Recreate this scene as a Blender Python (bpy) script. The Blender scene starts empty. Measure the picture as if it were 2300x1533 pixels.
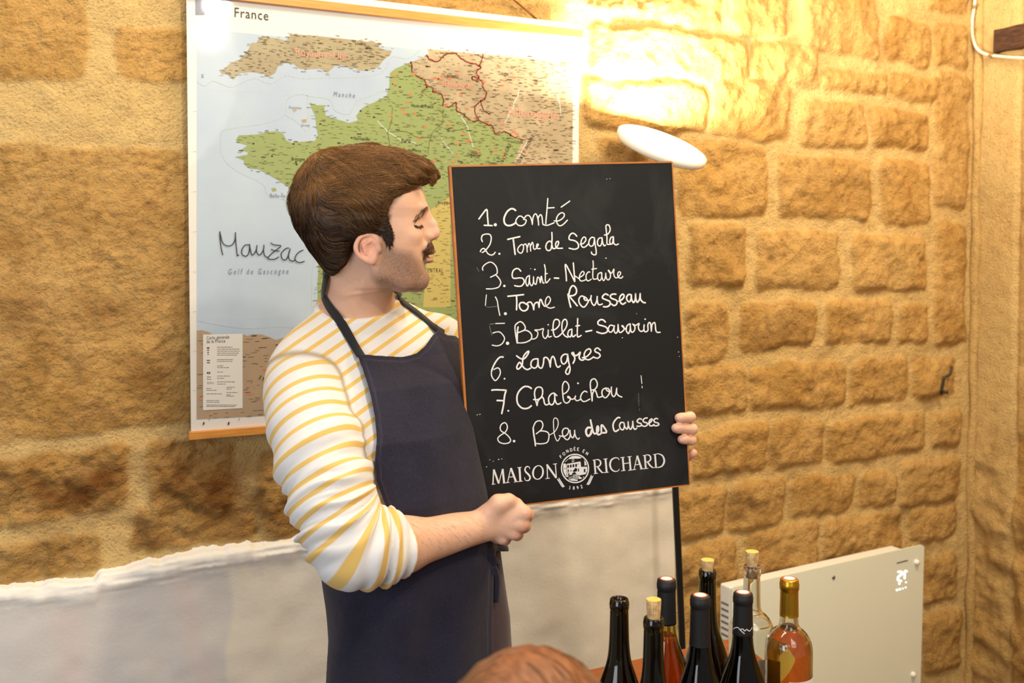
import bpy, math, random
import numpy as np
from mathutils import Vector, Matrix

random.seed(7); np.random.seed(7)
scene = bpy.context.scene
COL = scene.collection

# ------------------------------------------------------------------ camera
FPX, CX, Y0 = 2236.0, 1150.0, 630.0
YAW, PITCH = math.radians(26.6), math.radians(1.9)
CAM = np.array([0.0, -2.34, 1.55])
RV = np.array([math.cos(YAW), -math.sin(YAW), 0.0])
FH = np.array([math.sin(YAW), math.cos(YAW), 0.0])
ZV = np.array([0.0, 0.0, 1.0])
FW = FH * math.cos(PITCH) - ZV * math.sin(PITCH)
UP = FH * math.sin(PITCH) + ZV * math.cos(PITCH)
cd = bpy.data.cameras.new('camera'); cam = bpy.data.objects.new('camera', cd); COL.objects.link(cam)
cam.location = CAM; cam.rotation_euler = (math.pi / 2 - PITCH, 0, -YAW)
cd.sensor_width = 36.0; cd.lens = 36.0 * FPX / 2300.0; cd.shift_y = -(766.5 - Y0) / 2300.0
cd.dof.use_dof = True; cd.dof.focus_distance = 1.82; cd.dof.aperture_fstop = 5.0
cd.clip_start = 0.05
scene.camera = cam

# ------------------------------------------------------------------ world, lights, exposure
w = bpy.data.worlds.new('world'); scene.world = w; w.use_nodes = True
bg = w.node_tree.nodes['Background']; bg.inputs[0].default_value = (1.0, 0.95, 0.88, 1); bg.inputs[1].default_value = 0.27
scene.view_settings.view_transform = 'Standard'; scene.view_settings.look = 'None'
scene.view_settings.gamma = 1.0; scene.view_settings.use_curve_mapping = False
scene.view_settings.exposure = -0.04

def area(name, loc, tgt, size, power, col, shape='DISK', sy=None):
    l = bpy.data.lights.new(name, 'AREA'); l.shape = shape; l.size = size
    if sy: l.size_y = sy
    l.energy = power; l.color = col
    o = bpy.data.objects.new(name, l); COL.objects.link(o); o.location = loc
    o.rotation_euler = (Vector(tgt) - Vector(loc)).to_track_quat('-Z', 'Y').to_euler()
    return o
area('window_daylight', (-1.9, -2.6, 1.75), (0.7, 0.0, 0.9), 1.5, 46, (0.78, 0.88, 1.0), 'RECTANGLE', 1.5)
area('ceiling_track', (1.15, -0.85, 2.95), (1.25, -0.25, 1.2), 2.9, 40, (1.0, 0.83, 0.58), 'RECTANGLE', 0.25)
area('corner_fill', (2.25, -1.15, 2.85), (2.45, -0.1, 1.0), 0.5, 26, (1.0, 0.80, 0.50))  # added fill light, no such fitting known; brightens the right wall and pier
area('front_lamp', (0.5, -3.6, 2.5), (1.0, -0.5, 1.2), 1.4, 20, (1.0, 0.93, 0.84))

# ------------------------------------------------------------------ projection helpers
def ray(px, py):
    return FW + RV * ((px - CX) / FPX) + UP * ((Y0 - py) / FPX)
def P(px, py, d):
    return CAM + ray(px, py) * d
def onplane(px, py, p0, n):
    r = ray(px, py); n = np.asarray(n, float)
    return CAM + r * (np.dot(np.asarray(p0) - CAM, n) / np.dot(r, n))
def onwall(px, py, y=0.0):
    return onplane(px, py, (0, y, 0), (0, 1, 0))
def proj(Q):
    q = Q - CAM; d = q @ FW
    return CX + FPX * (q @ RV) / d, Y0 - FPX * (q @ UP) / d
for nm, gx_, gy_ in (('pendant_lamp', 474, 78), ('pendant_lamp', 487, 8)):      # two bulbs that glint on the glossy map
    m_ = onwall(gx_, gy_, -0.036); mc_ = CAM * np.array([1, -1, 1]) + np.array([0, -0.072, 0]); q_ = mc_ + (m_ - mc_) * (1.95 if gy_ > 50 else 1.9)
    area(nm, q_, (1.0, -0.3, 1.4), 0.11, 13 if gy_ > 50 else 8, (1.0, 0.84, 0.62))
def zat(py, d): return P(CX, py, d)[2]

# ------------------------------------------------------------------ object helpers
OFF = {}
def nice(s): return s
def tag(o, label=None, cat=None, group=None, kind=None):
    if label: o['label'] = label
    if cat: o['category'] = cat
    if group: o['group'] = group
    if kind: o['kind'] = kind
    return o
def thing(name, label, cat, loc, group=None):
    o = bpy.data.objects.new(name, None); COL.objects.link(o); o.location = loc
    o.empty_display_size = 0.05
    OFF[o.name] = np.asarray(loc, float)
    return tag(o, label, cat, group)
def mesh_obj(name, V, Fc, m, parent=None, smooth=True, attrs=None, loc=None, fmat=None, label=None):
    V = np.asarray(V, float)
    off = OFF[parent.name] if parent is not None else (np.asarray(loc, float) if loc is not None else np.zeros(3))
    me = bpy.data.meshes.new(name)
    if isinstance(Fc, np.ndarray):
        k = Fc.shape[1]; nf = len(Fc)
        me.vertices.add(len(V)); me.vertices.foreach_set('co', (V - off).astype(np.float32).ravel())
        me.loops.add(nf * k); me.loops.foreach_set('vertex_index', Fc.astype(np.int32).ravel())
        me.polygons.add(nf); me.polygons.foreach_set('loop_start', np.arange(0, nf * k, k, dtype=np.int32))
        me.update(calc_edges=True)
    else:
        me.from_pydata([tuple(v) for v in (V - off)], [], [tuple(f) for f in Fc]); me.update()
    if smooth: me.polygons.foreach_set('use_smooth', np.ones(len(me.polygons), dtype=bool))
    if attrs:
        for k_, a in attrs.items():
            a = np.asarray(a, np.float32)
            if a.ndim == 2:
                at = me.attributes.new(k_, 'FLOAT_VECTOR', 'POINT'); at.data.foreach_set('vector', a.ravel())
            else:
                at = me.attributes.new(k_, 'FLOAT', 'POINT'); at.data.foreach_set('value', a)
    ms = m if isinstance(m, (list, tuple)) else [m]
    for mm in ms: me.materials.append(mm)
    if fmat is not None: me.polygons.foreach_set('material_index', np.asarray(fmat, np.int32))
    me.validate()
    o = bpy.data.objects.new(name, me); COL.objects.link(o)
    if parent is not None: o.parent = parent
    elif loc is not None: o.location = loc
    OFF[o.name] = off
    if label: o['label'] = label
    return o
class MB:
    def __init__(s): s.V = []; s.F = []; s.M = []
    def add(s, V, F, mi=0):
        b = len(s.V); s.V += [np.asarray(v, float) for v in V]
        s.F += [tuple(b + i for i in f) for f in F]; s.M += [mi] * len(F); return s
    def box(s, c, ax, h, mi=0):
        c = np.asarray(c, float); A = [np.asarray(a, float) for a in ax]; V = []
        for sx in (-1, 1):
            for sy in (-1, 1):
                for sz in (-1, 1): V.append(c + A[0] * h[0] * sx + A[1] * h[1] * sy + A[2] * h[2] * sz)
        s.add(V, [(0, 1, 3, 2), (4, 6, 7, 5), (0, 4, 5, 1), (2, 3, 7, 6), (0, 2, 6, 4), (1, 5, 7, 3)], mi); return s
    def tube(s, pts, rad, n=10, mi=0, caps=True):
        pts = [np.asarray(p, float) for p in pts]; rad = rad if hasattr(rad, '__len__') else [rad] * len(pts)
        rings = []; t0 = pts[1] - pts[0]; ref = np.array([0, 0, 1.0]) if abs(t0[2]) < 0.8 * np.linalg.norm(t0) else np.array([1.0, 0, 0])
        u = np.cross(t0, ref); u /= np.linalg.norm(u)
        for i, p in enumerate(pts):
            t = pts[min(i + 1, len(pts) - 1)] - pts[max(i - 1, 0)]; t /= np.linalg.norm(t) + 1e-12
            u = u - t * np.dot(u, t); u /= np.linalg.norm(u) + 1e-12; v = np.cross(t, u)
            rings.append([p + rad[i] * (u * math.cos(a) + v * math.sin(a)) for a in np.linspace(0, 2 * math.pi, n, endpoint=False)])
        V = [q for r in rings for q in r]; F = []
        for i in range(len(pts) - 1):
            for j in range(n): F.append((i * n + j, i * n + (j + 1) % n, (i + 1) * n + (j + 1) % n, (i + 1) * n + j))
        if caps: F += [tuple(range(n - 1, -1, -1)), tuple((len(pts) - 1) * n + j for j in range(n))]
        s.add(V, F, mi); return s
    def lathe(s, prof, c, n=48, mi=0, ax=None):
        c = np.asarray(c, float); V = []; F = []
        X, Y, Z = ax if ax is not None else (np.array([1., 0, 0]), np.array([0, 1., 0]), np.array([0, 0, 1.]))
        for r, z in prof:
            for a in np.linspace(0, 2 * math.pi, n, endpoint=False):
                V.append(c + X * r * math.cos(a) + Y * r * math.sin(a) + Z * z)
        for i in range(len(prof) - 1):
            for j in range(n):
                F.append((i * n + j, i * n + (j + 1) % n, (i + 1) * n + (j + 1) % n, (i + 1) * n + j))
        if prof[0][0] > 1e-5 and s is not None: pass
        s.add(V, F, mi); return s
    def build(s, name, m, parent=None, smooth=False, loc=None, label=None, bevel=0.0):
        o = mesh_obj(name, np.array(s.V), s.F, m, parent, smooth, None, loc, s.M, label)
        if bevel:
            b = o.modifiers.new('bevel', 'BEVEL'); b.width = bevel; b.segments = 3; b.limit_method = 'ANGLE'; b.angle_limit = 0.7
            for p in o.data.polygons: p.use_smooth = True
            try: o.modifiers.new('wn', 'WEIGHTED_NORMAL')
            except Exception: pass
        return o
AX = (np.array([1., 0, 0]), np.array([0, 1., 0]), np.array([0, 0, 1.]))

# ------------------------------------------------------------------ materials
def s2l(c):
    return tuple((x / 12.92 if x <= 0.04045 else ((x + 0.055) / 1.055) ** 2.4) for x in (v / 255.0 for v in c))
def mat(name, col, rough=0.5, metal=0.0, spec=0.5, trans=0.0, ior=1.45, emit=None, estr=0.0, coat=0.0, sss=0.0, sheen=0.0,
        noise=0.0, nscale=30.0, bump=0.0, bscale=200.0, stretch=None, lin=False):
    m = bpy.data.materials.new(name); m.use_nodes = True; nt = m.node_tree; b = nt.nodes['Principled BSDF']
    c = col if lin else s2l(col)
    b.inputs['Base Color'].default_value = (*c, 1); b.inputs['Roughness'].default_value = rough
    b.inputs['Metallic'].default_value = metal; b.inputs['Specular IOR Level'].default_value = spec
    b.inputs['Transmission Weight'].default_value = trans; b.inputs['IOR'].default_value = ior
    b.inputs['Coat Weight'].default_value = coat; b.inputs['Coat Roughness'].default_value = 0.08
    if sss:
        b.inputs['Subsurface Weight'].default_value = sss; b.inputs['Subsurface Radius'].default_value = (0.012, 0.005, 0.003)
        b.inputs['Subsurface Scale'].default_value = 0.6
    if sheen: b.inputs['Sheen Weight'].default_value = sheen; b.inputs['Sheen Roughness'].default_value = 0.5
    if emit: b.inputs['Emission Color'].default_value = (*emit, 1); b.inputs['Emission Strength'].default_value = estr
    if noise or bump:
        tc = nt.nodes.new('ShaderNodeTexCoord'); vec = tc.outputs['Object']
        if stretch:
            mp = nt.nodes.new('ShaderNodeMapping'); mp.inputs['Scale'].default_value = stretch
            nt.links.new(vec, mp.inputs[0]); vec = mp.outputs[0]
    if noise:
        n = nt.nodes.new('ShaderNodeTexNoise'); n.inputs['Scale'].default_value = nscale; n.inputs['Detail'].default_value = 6
        nt.links.new(vec, n.inputs['Vector'])
        mx = nt.nodes.new('ShaderNodeMix'); mx.data_type = 'RGBA'
        mx.inputs[6].default_value = (*[x * (1 - noise) for x in c], 1); mx.inputs[7].default_value = (*[min(1, x * (1 + noise)) for x in c], 1)
        mr = nt.nodes.new('ShaderNodeMapRange'); mr.inputs[1].default_value = 0.3; mr.inputs[2].default_value = 0.7
        nt.links.new(n.outputs[0], mr.inputs[0]); nt.links.new(mr.outputs[0], mx.inputs[0]); nt.links.new(mx.outputs[2], b.inputs['Base Color'])
    if bump:
        n2 = nt.nodes.new('ShaderNodeTexNoise'); n2.inputs['Scale'].default_value = bscale; n2.inputs['Detail'].default_value = 4
        nt.links.new(vec, n2.inputs['Vector'])
        bp = nt.nodes.new('ShaderNodeBump'); bp.inputs['Strength'].default_value = bump; bp.inputs['Distance'].default_value = 0.002
        nt.links.new(n2.outputs[0], bp.inputs['Height']); nt.links.new(bp.outputs[0], b.inputs['Normal'])
    return m
def N(nt, t, **kw):
    n = nt.nodes.new(t)
    for k, v in kw.items(): setattr(n, k, v)
    return n
def attr(nt, name, out='Fac'):
    n = nt.nodes.new('ShaderNodeAttribute'); n.attribute_name = name; return n.outputs[out]
def mixc(nt, fac, a, b):
    m = nt.nodes.new('ShaderNodeMix'); m.data_type = 'RGBA'
    for i, v in ((0, fac), (6, a), (7, b)):
        if hasattr(v, 'is_linked'): nt.links.new(v, m.inputs[i])
        else: m.inputs[i].default_value = v if i == 0 else (*v, 1)
    return m.outputs[2]
def math_n(nt, op, a, b=0.0, c=0.0):
    m = nt.nodes.new('ShaderNodeMath'); m.operation = op
    for i, v in enumerate((a, b, c)):
        if hasattr(v, 'is_linked'): nt.links.new(v, m.inputs[i])
        else: m.inputs[i].default_value = v
    return m.outputs[0]
def rng(nt, v, a, b, c=0.0, d=1.0):
    m = nt.nodes.new('ShaderNodeMapRange'); nt.links.new(v, m.inputs[0])
    for i, x in ((1, a), (2, b), (3, c), (4, d)): m.inputs[i].default_value = x
    return m.outputs[0]
def noise_n(nt, scale, detail=5.0, rough=0.5, vec=None, dist=0.0):
    n = nt.nodes.new('ShaderNodeTexNoise'); n.inputs['Scale'].default_value = scale; n.inputs['Detail'].default_value = detail
    n.inputs['Roughness'].default_value = rough; n.inputs['Distortion'].default_value = dist
    if vec is None: vec = nt.nodes.new('ShaderNodeTexCoord').outputs['Object']
    nt.links.new(vec, n.inputs['Vector']); return n.outputs[0]
def bump_n(nt, h, strength=0.5, dist=0.003, normal=None):
    b = nt.nodes.new('ShaderNodeBump'); b.inputs['Strength'].default_value = strength; b.inputs['Distance'].default_value = dist
    nt.links.new(h, b.inputs['Height'])
    if normal is not None: nt.links.new(normal, b.inputs['Normal'])
    return b.outputs[0]

# ------------------------------------------------------------------ numpy noise
_perm = np.random.RandomState(3).rand(256 * 256).astype(np.float64)
def vnoise(x, y, seed=0):
    xi = np.floor(x).astype(int); yi = np.floor(y).astype(int); fx = x - xi; fy = y - yi
    fx = fx * fx * fx * (fx * (fx * 6 - 15) + 10); fy = fy * fy * fy * (fy * (fy * 6 - 15) + 10)
    def h(a, b): return _perm[(((a * 73 + b * 19349 + seed * 7919) ^ (a * 2654435 + b * 1013)) & 65535)]
    return ((h(xi, yi) * (1 - fx) + h(xi + 1, yi) * fx) * (1 - fy) + (h(xi, yi + 1) * (1 - fx) + h(xi + 1, yi + 1) * fx) * fy) * 2 - 1
def fbm(x, y, o=4, seed=0, g=0.5):
    s = 0; a = 1
    for i in range(o): s = s + a * vnoise(x * 2 ** i, y * 2 ** i, seed + i); a *= g
    return s
def sstep(a, b, x):
    t = np.clip((x - a) / (b - a), 0, 1); return t * t * (3 - 2 * t)
def catmull(pts, k=6, closed=False):
    pts = np.asarray(pts, float)
    if len(pts) < 3 and not closed:
        return np.array([pts[0] + (pts[1] - pts[0]) * t for t in np.linspace(0, 1, k + 1)])
    n = len(pts); out = []
    for i in range(n if closed else n - 1):
        if closed: p0, p1, p2, p3 = pts[i - 1], pts[i], pts[(i + 1) % n], pts[(i + 2) % n]
        else: p0, p1, p2, p3 = pts[max(i - 1, 0)], pts[i], pts[i + 1], pts[min(i + 2, n - 1)]
        for t in np.linspace(0, 1, k, endpoint=False):
            out.append(0.5 * ((2 * p1) + (-p0 + p2) * t + (2 * p0 - 5 * p1 + 4 * p2 - p3) * t * t + (-p0 + 3 * p1 - 3 * p2 + p3) * t ** 3))
    if not closed: out.append(pts[-1])
    return np.array(out)
def poly_sd(px, py, poly):
    """signed distance (negative inside) of points to a polygon, in the polygon's own units"""
    poly = np.asarray(poly, float); d = np.full(px.shape, 1e18); ins = np.zeros(px.shape, bool)
    n = len(poly)
    for i in range(n):
        ax, ay = poly[i]; bx, by = poly[(i + 1) % n]; ex, ey = bx - ax, by - ay
        wx, wy = px - ax, py - ay; t = np.clip((wx * ex + wy * ey) / (ex * ex + ey * ey + 1e-12), 0, 1)
        d = np.minimum(d, (wx - ex * t) ** 2 + (wy - ey * t) ** 2)
        c = ((ay > py) != (by > py)) & (px < (bx - ax) * (py - ay) / ((by - ay) if abs(by - ay) > 1e-12 else 1e-12) + ax)
        ins ^= c
    d = np.sqrt(d); return np.where(ins, -d, d)
BODY_H, SHIRT_H, APRON_H, HAIR_H = 0.0023, 0.0028, 0.0025, 0.0026
NSTR = 7500
# ================================================================== the stone walls
def zrect(ox, oy, sc, r):
    x0, y0, x1, y1 = [v / sc for v in r]
    xm, ym = ox + (x0 + x1) / 2, oy + (y0 + y1) / 2
    a = onwall(ox + x0, ym); b = onwall(ox + x1, ym); t = onwall(xm, oy + y0); u = onwall(xm, oy + y1)
    return (a[0], u[2], b[0], t[2])
ST = []
for r in [(290, -150, 510, 150), (580, -80, 900, 235), (930, 90, 1120, 275), (1140, 100, 1280, 290), (1120, -60, 1290, 45), (-150, -90, 230, 110),
          (370, 190, 650, 370), (670, 310, 940, 400), (960, 325, 1160, 430), (-340, 130, 340, 325),
          (195, 355, 520, 605), (565, 440, 845, 635), (870, 475, 1115, 645), (-360, 345, 170, 560),
          (60, 620, 415, 925), (478, 685, 868, 945), (915, 695, 1125, 965), (-300, 600, 10, 900),
          (85, 960, 330, 1240), (390, 995, 730, 1240), (795, 1015, 1110, 1245), (-330, 950, 40, 1240),
          (70, 1310, 250, 1560), (315, 1300, 620, 1500), (672, 1290, 950, 1475), (985, 1310, 1110, 1480),
          (1150, 320, 1290, 900), (1150, 960, 1280, 1480)]:
    ST.append(zrect(1500, 0, 1.916, r))
for r in [(70, 220, 320, 425), (335, 215, 725, 395), (750, 195, 985, 372), (1010, 190, 1185, 350),
          (110, 475, 405, 665), (420, 440, 645, 645), (665, 430, 1058, 600), (1088, 405, 1205, 560), (-200, 480, 80, 690),
          (50, 735, 235, 935), (255, 700, 480, 900), (512, 680, 765, 840), (785, 665, 930, 810), (952, 610, 1195, 790),
          (55, 960, 285, 1130), (330, 890, 620, 1080), (650, 845, 965, 1005), (995, 800, 1190, 940),
          (50, 1150, 230, 1430), (1055, 1000, 1180, 1200), (1050, 1240, 1200, 1480), (300, 1120, 700, 1400), (720, 1050, 1020, 1350)]:
    ST.append(zrect(1500, 700, 1.84, r))
NR = len(ST)
for r in [(-250, -150, 300, 265), (395, 90, 900, 305), (-250, 515, 1150, 1480), (950, -150, 1900, 250)]:
    ST.append(zrect(0, 0, 1.533, r))
for r in [(-300, 260, 690, 650), (770, 210, 1275, 700), (1395, 240, 2100, 730), (-300, 730, 560, 960), (790, 640, 1400, 790), (700, 560, 1300, 760)]:
    ST.append(zrect(0, 900, 2.42, r))
ST += [(0.75, 1.0, 1.25, 1.45), (0.8, 1.5, 1.3, 1.85), (0.5, 2.15, 1.0, 2.45), (1.1, 2.2, 1.6, 2.5), (-1.1, 0.9, -0.35, 1.3)]
XC = onwall(2186, 700)[0]

def wall_field(X, Z):
    wob = 0.010 * fbm(X * 9, Z * 9, 3, 11); wob2 = 0.010 * fbm(X * 9, Z * 9, 3, 47)
    fine = fbm(X * 30, Z * 30, 4, 21); med = fbm(X * 11, Z * 11, 3, 31)
    peck = vnoise(X * 95 + Z * 22 + 2 * med, Z * 130 - X * 30, 5) * 0.6 + vnoise(X * 60, Z * 75, 8) * 0.5
    h = 0.004 * med + 0.0016 * fine; stone = np.zeros_like(X); tone = np.zeros_like(X)
    for i, (x0, z0, x1, z1) in enumerate(ST):
        cx, cz, hx, hz = (x0 + x1) / 2, (z0 + z1) / 2, (x1 - x0) / 2 + (0.007 if i < NR else 0.0), (z1 - z0) / 2 + (0.006 if i < NR else 0.0)
        m = (np.abs(X - cx) < hx + 0.05) & (np.abs(Z - cz) < hz + 0.05)
        if not m.any(): continue
        rr = min(0.03, hx * 0.5, hz * 0.5)
        qx = np.abs(X[m] + wob[m] - cx) - hx + rr; qz = np.abs(Z[m] + wob2[m] - cz) - hz + rr
        d = np.hypot(np.maximum(qx, 0), np.maximum(qz, 0)) + np.minimum(np.maximum(qx, qz), 0) - rr
        k = 1 - sstep(-0.012, 0.006, d); rs = np.random.RandomState(100 + i)
        if i < NR:
            a = 0.011 + 0.006 * rs.rand(); rough = 0.0065 * (0.6 + 0.9 * rs.rand())
            hh = a * (1 - sstep(-0.03, 0.004, d) * 0.8) + rough * med[m] * 1.1 + 0.0038 * fine[m] + 0.0012 * peck[m]
        else:
            hh = 0.005 + 0.0028 * med[m] + 0.0040 * peck[m] + 0.0012 * fine[m]
            if i >= NR + 4: hh = hh + 0.006 * med[m] + 0.004 * fine[m]
        h[m] = h[m] * (1 - k) + hh * k
        stone[m] = np.maximum(stone[m], k); tone[m] = np.where(k > 0.4, rs.rand(), tone[m])
    return h, stone, tone
GX = np.arange(-1.25, XC + 0.012, 0.005); GZ = np.arange(0.0, 2.75, 0.005)
XX, ZZ = np.meshgrid(GX, GZ, indexing='ij')
hW, sW, tW = wall_field(XX.ravel(), ZZ.ravel())
hW *= 1 - sstep(XC - 0.05, XC, XX.ravel()) * 0.6
def gridfaces(nx, nz, flip=False):
    i = np.arange(nx - 1)[:, None] * nz + np.arange(nz - 1)[None, :]; i = i.ravel()
    f = np.stack([i, i + nz, i + nz + 1, i + 1], 1)
    return f[:, ::-1].copy() if flip else f
def stone_mat(name, base_a, base_b, mort, dark):
    m = bpy.data.materials.new(name); m.use_nodes = True; nt = m.node_tree; b = nt.nodes['Principled BSDF']
    st = attr(nt, 'stone'); tn = attr(nt, 'tone')
    n1 = noise_n(nt, 6, 8, 0.6); n2 = noise_n(nt, 38, 8, 0.65); n3 = noise_n(nt, 3.0, 4, 0.5); n4 = noise_n(nt, 150, 4, 0.6)
    c = mixc(nt, rng(nt, n1, 0.35, 0.65), base_a, base_b)
    c = mixc(nt, math_n(nt, 'MULTIPLY', rng(nt, tn, 0.0, 1.0), 0.35), c, tuple(x * 1.25 for x in base_a))
    c = mixc(nt, rng(nt, n2, 0.50, 0.74, 0, 0.75), c, dark)
    mo = mixc(nt, rng(nt, n2, 0.35, 0.7), mort, tuple(x * 0.82 for x in mort))
    stn = math_n(nt, 'MULTIPLY', st, rng(nt, n3, 0.28, 0.45, 0.55, 1.0))
    c = mixc(nt, stn, mo, c)
    n5 = noise_n(nt, 2.2, 5, 0.6, dist=0.5)
    c = mixc(nt, rng(nt, n5, 0.62, 0.78, 0, 0.55), c, tuple(x * y for x, y in zip(dark, (1.2, 0.85, 0.6))))
    c = mixc(nt, rng(nt, n4, 0.54, 0.74, 0, 0.5), c, dark)
    c = mixc(nt, attr(nt, 'stain'), c, tuple(x * y for x, y in zip(dark, (0.75, 0.62, 0.5))))
    nt.links.new(c, b.inputs['Base Color']); b.inputs['Roughness'].default_value = 0.92; b.inputs['Specular IOR Level'].default_value = 0.15
    hgt = math_n(nt, 'ADD', math_n(nt, 'MULTIPLY', n2, 0.6), math_n(nt, 'MULTIPLY', n4, 0.75))
    nt.links.new(bump_n(nt, hgt, 0.9, 0.012), b.inputs['Normal'])
    return m
M_wall = stone_mat('sandstone', (0.46, 0.258, 0.072), (0.60, 0.37, 0.135), (0.72, 0.495, 0.205), (0.23, 0.11, 0.03))
Q_ = np.stack([XX.ravel(), -hW, ZZ.ravel()], 1); qx, qy = proj(Q_); nn = fbm(XX.ravel() * 12, ZZ.ravel() * 12, 4, 141)
stain = np.zeros(len(Q_))
for x, y, a, b_, k in ((270, 790, 150, 42, .75), (150, 850, 90, 40, .5), (360, 850, 70, 60, .45), (300, 1090, 420, 75, .75), (560, 1110, 170, 90, .6), (120, 1180, 160, 60, .35), (1880, 420, 90, 55, .35), (2020, 280, 60, 40, .5), (1730, 745, 90, 35, .4), (1700, 1100, 150, 60, .3)):
    stain = np.maximum(stain, k * np.exp(-((qx - x) / a) ** 2 - ((qy - y) / b_) ** 2))
lef = (qx < 700) * sstep(330, 620, qy)
stain = np.clip(np.maximum(stain, 0.30 * lef * sW) * (0.75 + 0.9 * nn), 0, 1)
mesh_obj('wall_back', Q_, gridfaces(len(GX), len(GZ)), M_wall, attrs={'stone': sW, 'tone': tW, 'stain': stain})['kind'] = 'structure'
# return wall (a smoother, limewashed pier)
GY = np.arange(0.0, -3.2, -0.008); G2 = np.arange(0, 2.75, 0.008)
YY, Z2 = np.meshgrid(GY, G2, indexing='ij'); YY = YY.ravel(); Z2 = Z2.ravel()
y2 = onplane(2283, 700, (XC, 0, 0), (1, 0, 0))[1]
med = fbm(YY * 9 + 40, Z2 * 9, 3, 61); fin = fbm(YY * 28 + 3, Z2 * 28, 3, 71)
low = 1 - sstep(0.75, 1.0, Z2 + 0.06 * med); far = 1 - sstep(y2 - 0.03, y2, YY + 0.008 * med)
jn = np.zeros_like(YY)
for zj in (0.62, 1.16, 1.62, 2.12): jn = np.maximum(jn, np.exp(-((Z2 - zj + 0.01 * med) / 0.012) ** 2))
h2 = 0.0035 * med + 0.0010 * fin * (1 + 2.5 * low) + low * 0.014 * med - 0.012 * np.exp(-((YY - y2) / 0.008) ** 2) - 0.004 * jn * far
st2 = np.clip(0.05 + 0.55 * low + 0.7 * far * (1 - jn) + 0.25 * fbm(YY * 4, Z2 * 4, 3, 81), 0, 1)
mesh_obj('wall_right', np.stack([XC - h2, YY, Z2], 1), gridfaces(len(GY), len(G2)), M_wall, attrs={'stone': st2, 'tone': 0.4 * np.ones_like(h2)})['kind'] = 'structure'
# lime mortar fillet in the corner
mb = MB(); zz = np.linspace(0, 2.7, 90)
pts = [np.array([XC - 0.006 + 0.006 * vnoise(np.array([z * 6]), np.array([0.5]), 2)[0], -0.010 + 0.006 * vnoise(np.array([z * 7]), np.array([3.5]), 3)[0], z]) for z in zz]
mb.tube(pts, [0.016 + 0.005 * vnoise(np.array([z * 11]), np.array([1.5]), 4)[0] for z in zz], 10)
nV = len(mb.V)
mesh_obj('trim_2', np.array(mb.V), mb.F, M_wall, attrs={'stone': np.full(nV, 0.5), 'tone': np.zeros(nV)})['kind'] = 'structure'

# whitewashed lower wall
def ztop(X):
    kx = [onwall(p, q)[0] for p, q in DT]; kz = [onwall(p, q)[2] for p, q in DT]
    return np.interp(X, kx, kz)
DT = [(-300, 1347), (0, 1310), (100, 1300), (200, 1288), (255, 1268), (330, 1252), (440, 1232), (520, 1215), (600, 1208), (720, 1198), (900, 1160), (1100, 1126), (1300, 1098), (1515, 1068)]
XD = onwall(1514, 1250)[0]
gx = np.arange(-1.25, XD, 0.006); gv = np.concatenate([np.linspace(0, 0.9, 120, endpoint=False), np.linspace(0.9, 1.0, 30)])
A, B = np.meshgrid(gx, gv, indexing='ij'); A = A.ravel(); B = B.ravel()
zt = ztop(A) + 0.007 * fbm(A * 28, A * 0, 3, 5) + 0.003 * vnoise(A * 90, A * 0, 9)
Zd = zt * B; dt = zt - Zd
med = fbm(A * 7, Zd * 7, 3, 91); strk = vnoise(A * 12 + 3 * Zd, Zd * 120, 17)
lip = np.exp(-((dt - 0.025) / 0.026) ** 2)
hd = 0.020 + 0.0035 * med + 0.010 * lip + 0.0018 * strk * lip * 1.6
hd = np.where(B > 0.995, 0.0, hd * sstep(-0.002, 0.010, dt) + 0.002)
end = sstep(XD - 0.012, XD - 0.003, A); hd = hd * (1 - end) + 0.0 * end
mdw = bpy.data.materials.new('whitewash'); mdw.use_nodes = True; nt = mdw.node_tree; b = nt.nodes['Principled BSDF']
lp = attr(nt, 'lip'); grey_shade = attr(nt, 'patch')
n1 = noise_n(nt, 7, 6); n2 = noise_n(nt, 120, 5, 0.6)
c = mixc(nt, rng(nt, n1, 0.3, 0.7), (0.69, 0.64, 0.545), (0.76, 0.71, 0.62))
c = mixc(nt, rng(nt, n2, 0.62, 0.78, 0, 0.35), c, (0.50, 0.46, 0.42))
c = mixc(nt, grey_shade, c, (0.58, 0.555, 0.545))
c = mixc(nt, attr(nt, 'pink_shade'), c, (0.66, 0.50, 0.50))
c = mixc(nt, lp, c, (0.86, 0.82, 0.76))
nt.links.new(c, b.inputs['Base Color']); b.inputs['Roughness'].default_value = 0.7
nt.links.new(bump_n(nt, math_n(nt, 'ADD', n1, math_n(nt, 'MULTIPLY', n2, 0.5)), 0.35, 0.004), b.inputs['Normal'])
ppx, ppy = proj(np.stack([A, -hd, Zd], 1))
xs = onwall(508, 1400)[0]; xp = [onwall(v, 1420)[0] for v in (150, 415)]
patch = (1 - sstep(xs - 0.006, xs + 0.012, A + 0.01 * med)) * 0.85  # greyer left of the step: daylight and its shadow painted into the whitewash
pink_shade = 0.40 * np.exp(-((A - xp[0] - 0.03 * (0.8 - Zd)) / 0.030) ** 2) + 0.30 * np.exp(-((A - xp[1] - 0.22 * (0.75 - Zd)) / 0.022) ** 2)  # two pinkish coloured shadows from the windows, painted into the whitewash
pink_shade *= 1 - sstep(0.0, 0.5, lip)
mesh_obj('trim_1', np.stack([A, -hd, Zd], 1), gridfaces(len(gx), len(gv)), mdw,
         attrs={'lip': np.clip(lip * 1.2, 0, 1), 'patch': patch * (1 - lip), 'pink_shade': pink_shade})['kind'] = 'structure'
# floor
mfl = mat('worn_tile_floor', (120, 100, 80), 0.5, noise=0.25, nscale=9, bump=0.2, bscale=40)
fb = MB(); fb.box((0.9, -1.9, -0.025), AX, (2.4, 2.0, 0.025)); fb.build('floor', mfl)['kind'] = 'structure'

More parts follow.
